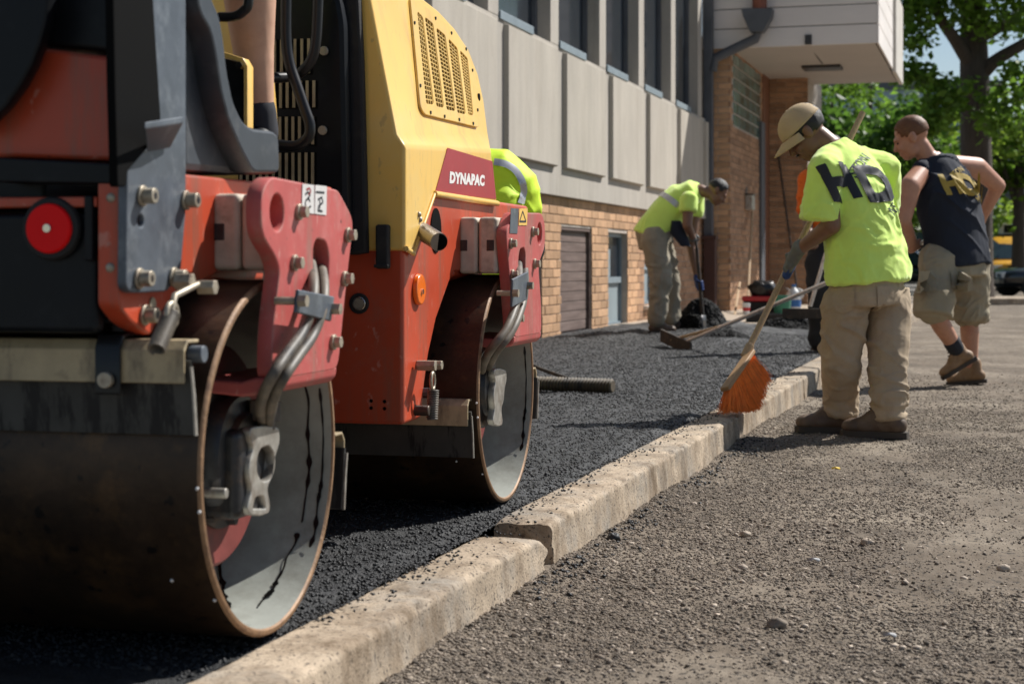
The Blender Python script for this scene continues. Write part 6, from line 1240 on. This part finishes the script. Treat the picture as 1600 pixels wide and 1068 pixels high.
def bgtree(label, px, D, zc, r, n, mat, seed, tr=.2, size=.12):
    b = G(px, D); c = G(px, D, zc); rg = random.Random(seed); cl = [(c+Vector((rg.uniform(-1, 1)*r*.75, rg.uniform(-1, 1)*r*.5, rg.uniform(-.75, .8)*r*.75)), r*rg.uniform(.30, .5), int(n/11)) for _ in range(11)]
    tree(label, b, [(b-ZI*.1, tr*1.3), (b+ZI*zc*.4, tr), (c, tr*.6), (c+ZI*r*.7, .03)], [[(b+ZI*zc*.5, tr*.55), (c+UI*r*.4, tr*.3), (c+UI*r*.8+ZI*r*.2, .03)], [(b+ZI*zc*.55, tr*.5), (c-UI*r*.4+ZI*.3, tr*.3), (c-UI*r*.8+ZI*r*.3, .03)]], cl, size, mat, seed)
bgtree('dense dark tree filling the gap under the canopy', 1300, 47, 3.6, 2.6, 4800, 'leaf_deep', 11, size=.14)
bgtree('bright leafy tree between the canopy end and the big trunk', 1400, 50, 3.5, 2.6, 3600, 'leaf_green', 12, size=.14)
bgtree('sunlit tree just left of the big trunk', 1475, 56, 3.3, 2.3, 2600, 'leaf_bright', 13, size=.14)
bgtree('tree right of the big trunk at the picture edge', 1592, 52, 4.6, 2.4, 3200, 'leaf_green', 14, size=.14)
bgtree('thin young tree with slanting stem at the right edge', 1640, 46, 5.2, 2.0, 4200, 'leaf_bright', 15, .12, size=.11)
bgtree('tall far tree above the canopy roofline', 1360, 74, 7.0, 3.6, 2600, 'leaf_green', 16, size=.15)
# green verge
vb = MB(); n_ = 40
V = [(G(1380, 76).x+i*.9, 78+j*1.2, .1+.9*math.sin(j/6*PI)*(.8+.3*noise.noise(Vector((i*.3, j, 0))))) for j in range(7) for i in range(n_)]
o = MB().add(V, [(j*n_+i, j*n_+i+1, (j+1)*n_+i+1, (j+1)*n_+i) for j in range(6) for i in range(n_-1)]).build('verge', 'grass_bank', smooth=60); o['kind'] = 'structure'
# bush in front of it
def bush(label, px, D, z, r, n, seed):
    c = G(px, D, z); o = thing('bush', label, 'bush', G(px, D), 0, 'bushes at the end of the street'); me = leaves([((0, 0, z), r, n), ((r*.8, 0, z*.8), r*.7, n//2), ((-r*.8, 0, z*.8), r*.7, n//2)], .11, seed); link('foliage', me, 'leaf_bright', o); MB().tube([(0, 0, -.1), (0, 0, z)], .06, 6).build('stem', 'bark', o)
bush('bright green bush above the taxi roof', 1588, 70, 2.2, 1.3, 2600, 5); bush('green bush left of the taxi behind the man', 1500, 68, 1.5, 1.3, 2200, 6)
# tree pit for the big tree
tp_ = MB().cyl(tuple(G(1526, DT, -.05)), tuple(G(1526, DT, .13)), 1.5, n=36).build('tree_island', 'kerb_stone', bevel=.02); tp_['kind'] = 'structure'
# houses
def house(label, px, D, w, dep, h, mat, roof, rows, cols, seed):
    b = G(px, D); o = thing('house', label, 'house', b, TH, 'houses beyond the trees'); wl = MB().box((-w/2, 0, 0), (w/2, dep, h)).build('wall', mat, o); r_ = MB()
    if roof == 'gable': r_.prism('y', [(-w/2-.4, h), (w/2+.4, h), (0, h+w*.28)], -.4, dep+.4)
    else: r_.box((-w/2-.25, -.25, h), (w/2+.25, dep+.25, h+.5))
    r_.build('roof', 'roof_grey', o)
    for i in range(cols):
        for j in range(rows):
            x = -w/2+(i+.5)*w/cols; z = 1.1+j*(h-.6)/rows; f = MB().box((x-.62, -.06, z-.1), (x+.62, -.001, z+1.55)).build('window', 'house_white' if mat != 'house_white' else 'house_blue', o); MB().box((x-.52, -.075, z), (x+.52, -.061, z+.70)).build('pane', 'house_glass', f); MB().box((x-.52, -.075, z+.76), (x+.52, -.061, z+1.45)).build('pane', 'house_glass', f)
house('pale grey flat-roofed house behind the bright leafy tree', 1405, 92, 11, 8, 10.5, 'house_blue', 'flat', 3, 5, 1)
house('white house with dark windows at the right picture edge', 1612, 88, 8, 8, 6.3, 'house_white', 'gable', 2, 4, 2)
house('white house far behind the dark tree under the canopy', 1300, 100, 8, 8, 7, 'house_white', 'gable', 2, 4, 3)
# ---- cars
def car(label, cat, loc, rz, L_, Wd, H, mat, suv=False, sign=False, name='parked_car'):
    o = thing(name, label, cat, loc, rz, 'vehicles at the end of the street'); w = Wd/2; bz = .30; hb = H*.56
    # lower body: rounded loft along the length (y), front at -y
    def rings(prof, p=4):
        m_ = MB(); return loft(m_, [(Vector((0, y, (z0+z1)/2)), Vector((hw, 0, 0)), Vector((0, 0, (z1-z0)/2))) for y, hw, z0, z1 in prof], 28, p)
    hl = L_/2; rings([(-hl, w*.78, .38, hb*.80), (-hl+.12, w*.92, .28, hb*.90), (-hl+.5, w, bz-.05, hb*.97), (-hl*.3, w, bz-.08, hb), (hl*.5, w, bz-.08, hb*1.02), (hl-.3, w*.97, bz-.02, hb*1.02), (hl, w*.85, .4, hb*.95)]).build('body', mat, o, smooth=60)
    y0, y1, y2, y3 = (-hl*.42, -hl*.10, hl*.72, hl*.93) if suv else (-hl*.38, -hl*.02, hl*.45, hl*.78)
    rings([(y0, w*.86, hb*.9, hb*1.0), (y1, w*.76, hb*.9, H*.985), ((y1+y2)/2, w*.77, hb*.9, H), (y2, w*.74, hb*.9, H*.98), (y3, w*.82, hb*.9, hb*1.08)], 5).build('cabin', mat, o, smooth=60)
    zt = H*.93; MB().add([(-w*.72, y0+.02-.05, hb*1.03), (w*.72, y0-.03, hb*1.03), (w*.63, y1-.075, zt), (-w*.63, y1-.075, zt)], [(0, 1, 2, 3)]).build('windshield', 'car_glass', o)
    for s in (-1, 1):
        MB().add([(s*w*.845, y0+.25, hb*1.05), (s*w*.845, y2, hb*1.05), (s*w*.79, y2-.1, zt), (s*w*.79, y1+.05, zt)], [(0, 1, 2, 3)]).build('side_window', 'car_glass', o)
        MB().obox((s*w*.66, -hl+.06, hb*.74), (w*.20, .02, 0), (0, .05, 0), (0, 0, .075)).build('headlight', 'headlamp', o, bevel=.02)
        MB().obox((s*(w+.06), y0+.15, hb*1.08), (.08, 0, 0), (0, .05, 0), (0, 0, .06)).build('mirror', mat, o, bevel=.02)
        for yw in (-hl*.62, hl*.60):
            wh = MB().lathe_x([(s*(w-.20), .0001), (s*(w-.20), .32), (s*(w-.18), .345), (s*(w-.02), .345), (s*(w), .32), (s*w, .22)], yw, .345, 28).build('wheel', 'tyre', o, smooth=50); MB().lathe_x([(s*(w-.005), .22), (s*(w-.02), .20), (s*(w-.01), .05), (s*w, .0001)], yw, .345, 24).build('rim', 'car_silver', wh, smooth=40)
    MB().box((-w*.40, -hl-.012, hb*.52), (w*.40, -hl+.05, hb*.80)).build('grille', 'black_plastic', o, bevel=.015); MB().box((-w*.85, -hl-.05, .33), (w*.85, -hl+.1, .50)).build('bumper', 'car_silver' if suv else mat, o, bevel=.04); MB().box((-.25, -hl-.062, .40), (.25, -hl-.05, .50)).build('number_plate', 'plastic_white', o)
    if sign: b = MB().box((-.30, -.02+y1+.5, H+.06), (.30, .32+y1+.5, H+.42)).build('roof_sign', 'plastic_white', o, bevel=.02); MB().box((-.16, -.035+y1+.5, H+.11), (.16, -.021+y1+.5, H+.37)).build('sign_face', 'black_plastic', b); MB().box((-.5, y1+.4, H), (.5, y1+.95, H+.055)).build('sign_rack', 'steel_dark', b)
    return o
car('yellow taxi with white roof sign behind the black car', 'taxi', G(1578, 55), TH-.16, 4.6, 1.85, 1.78, 'taxi_paint', True, True, 'taxi')
car('black car parked in front of the yellow taxi', 'car', G(1676, 43), TH-PI/2+.12, 4.5, 1.78, 1.38, 'car_black')
car('dark car half hidden between the two men', 'car', G(1425, 56), TH+1.2, 4.4, 1.78, 1.40, 'car_black')
car('pale beige van behind the men', 'van', G(1440, 64), TH+1.45, 4.9, 1.95, 2.25, 'van_beige', True, False, 'parked_van')
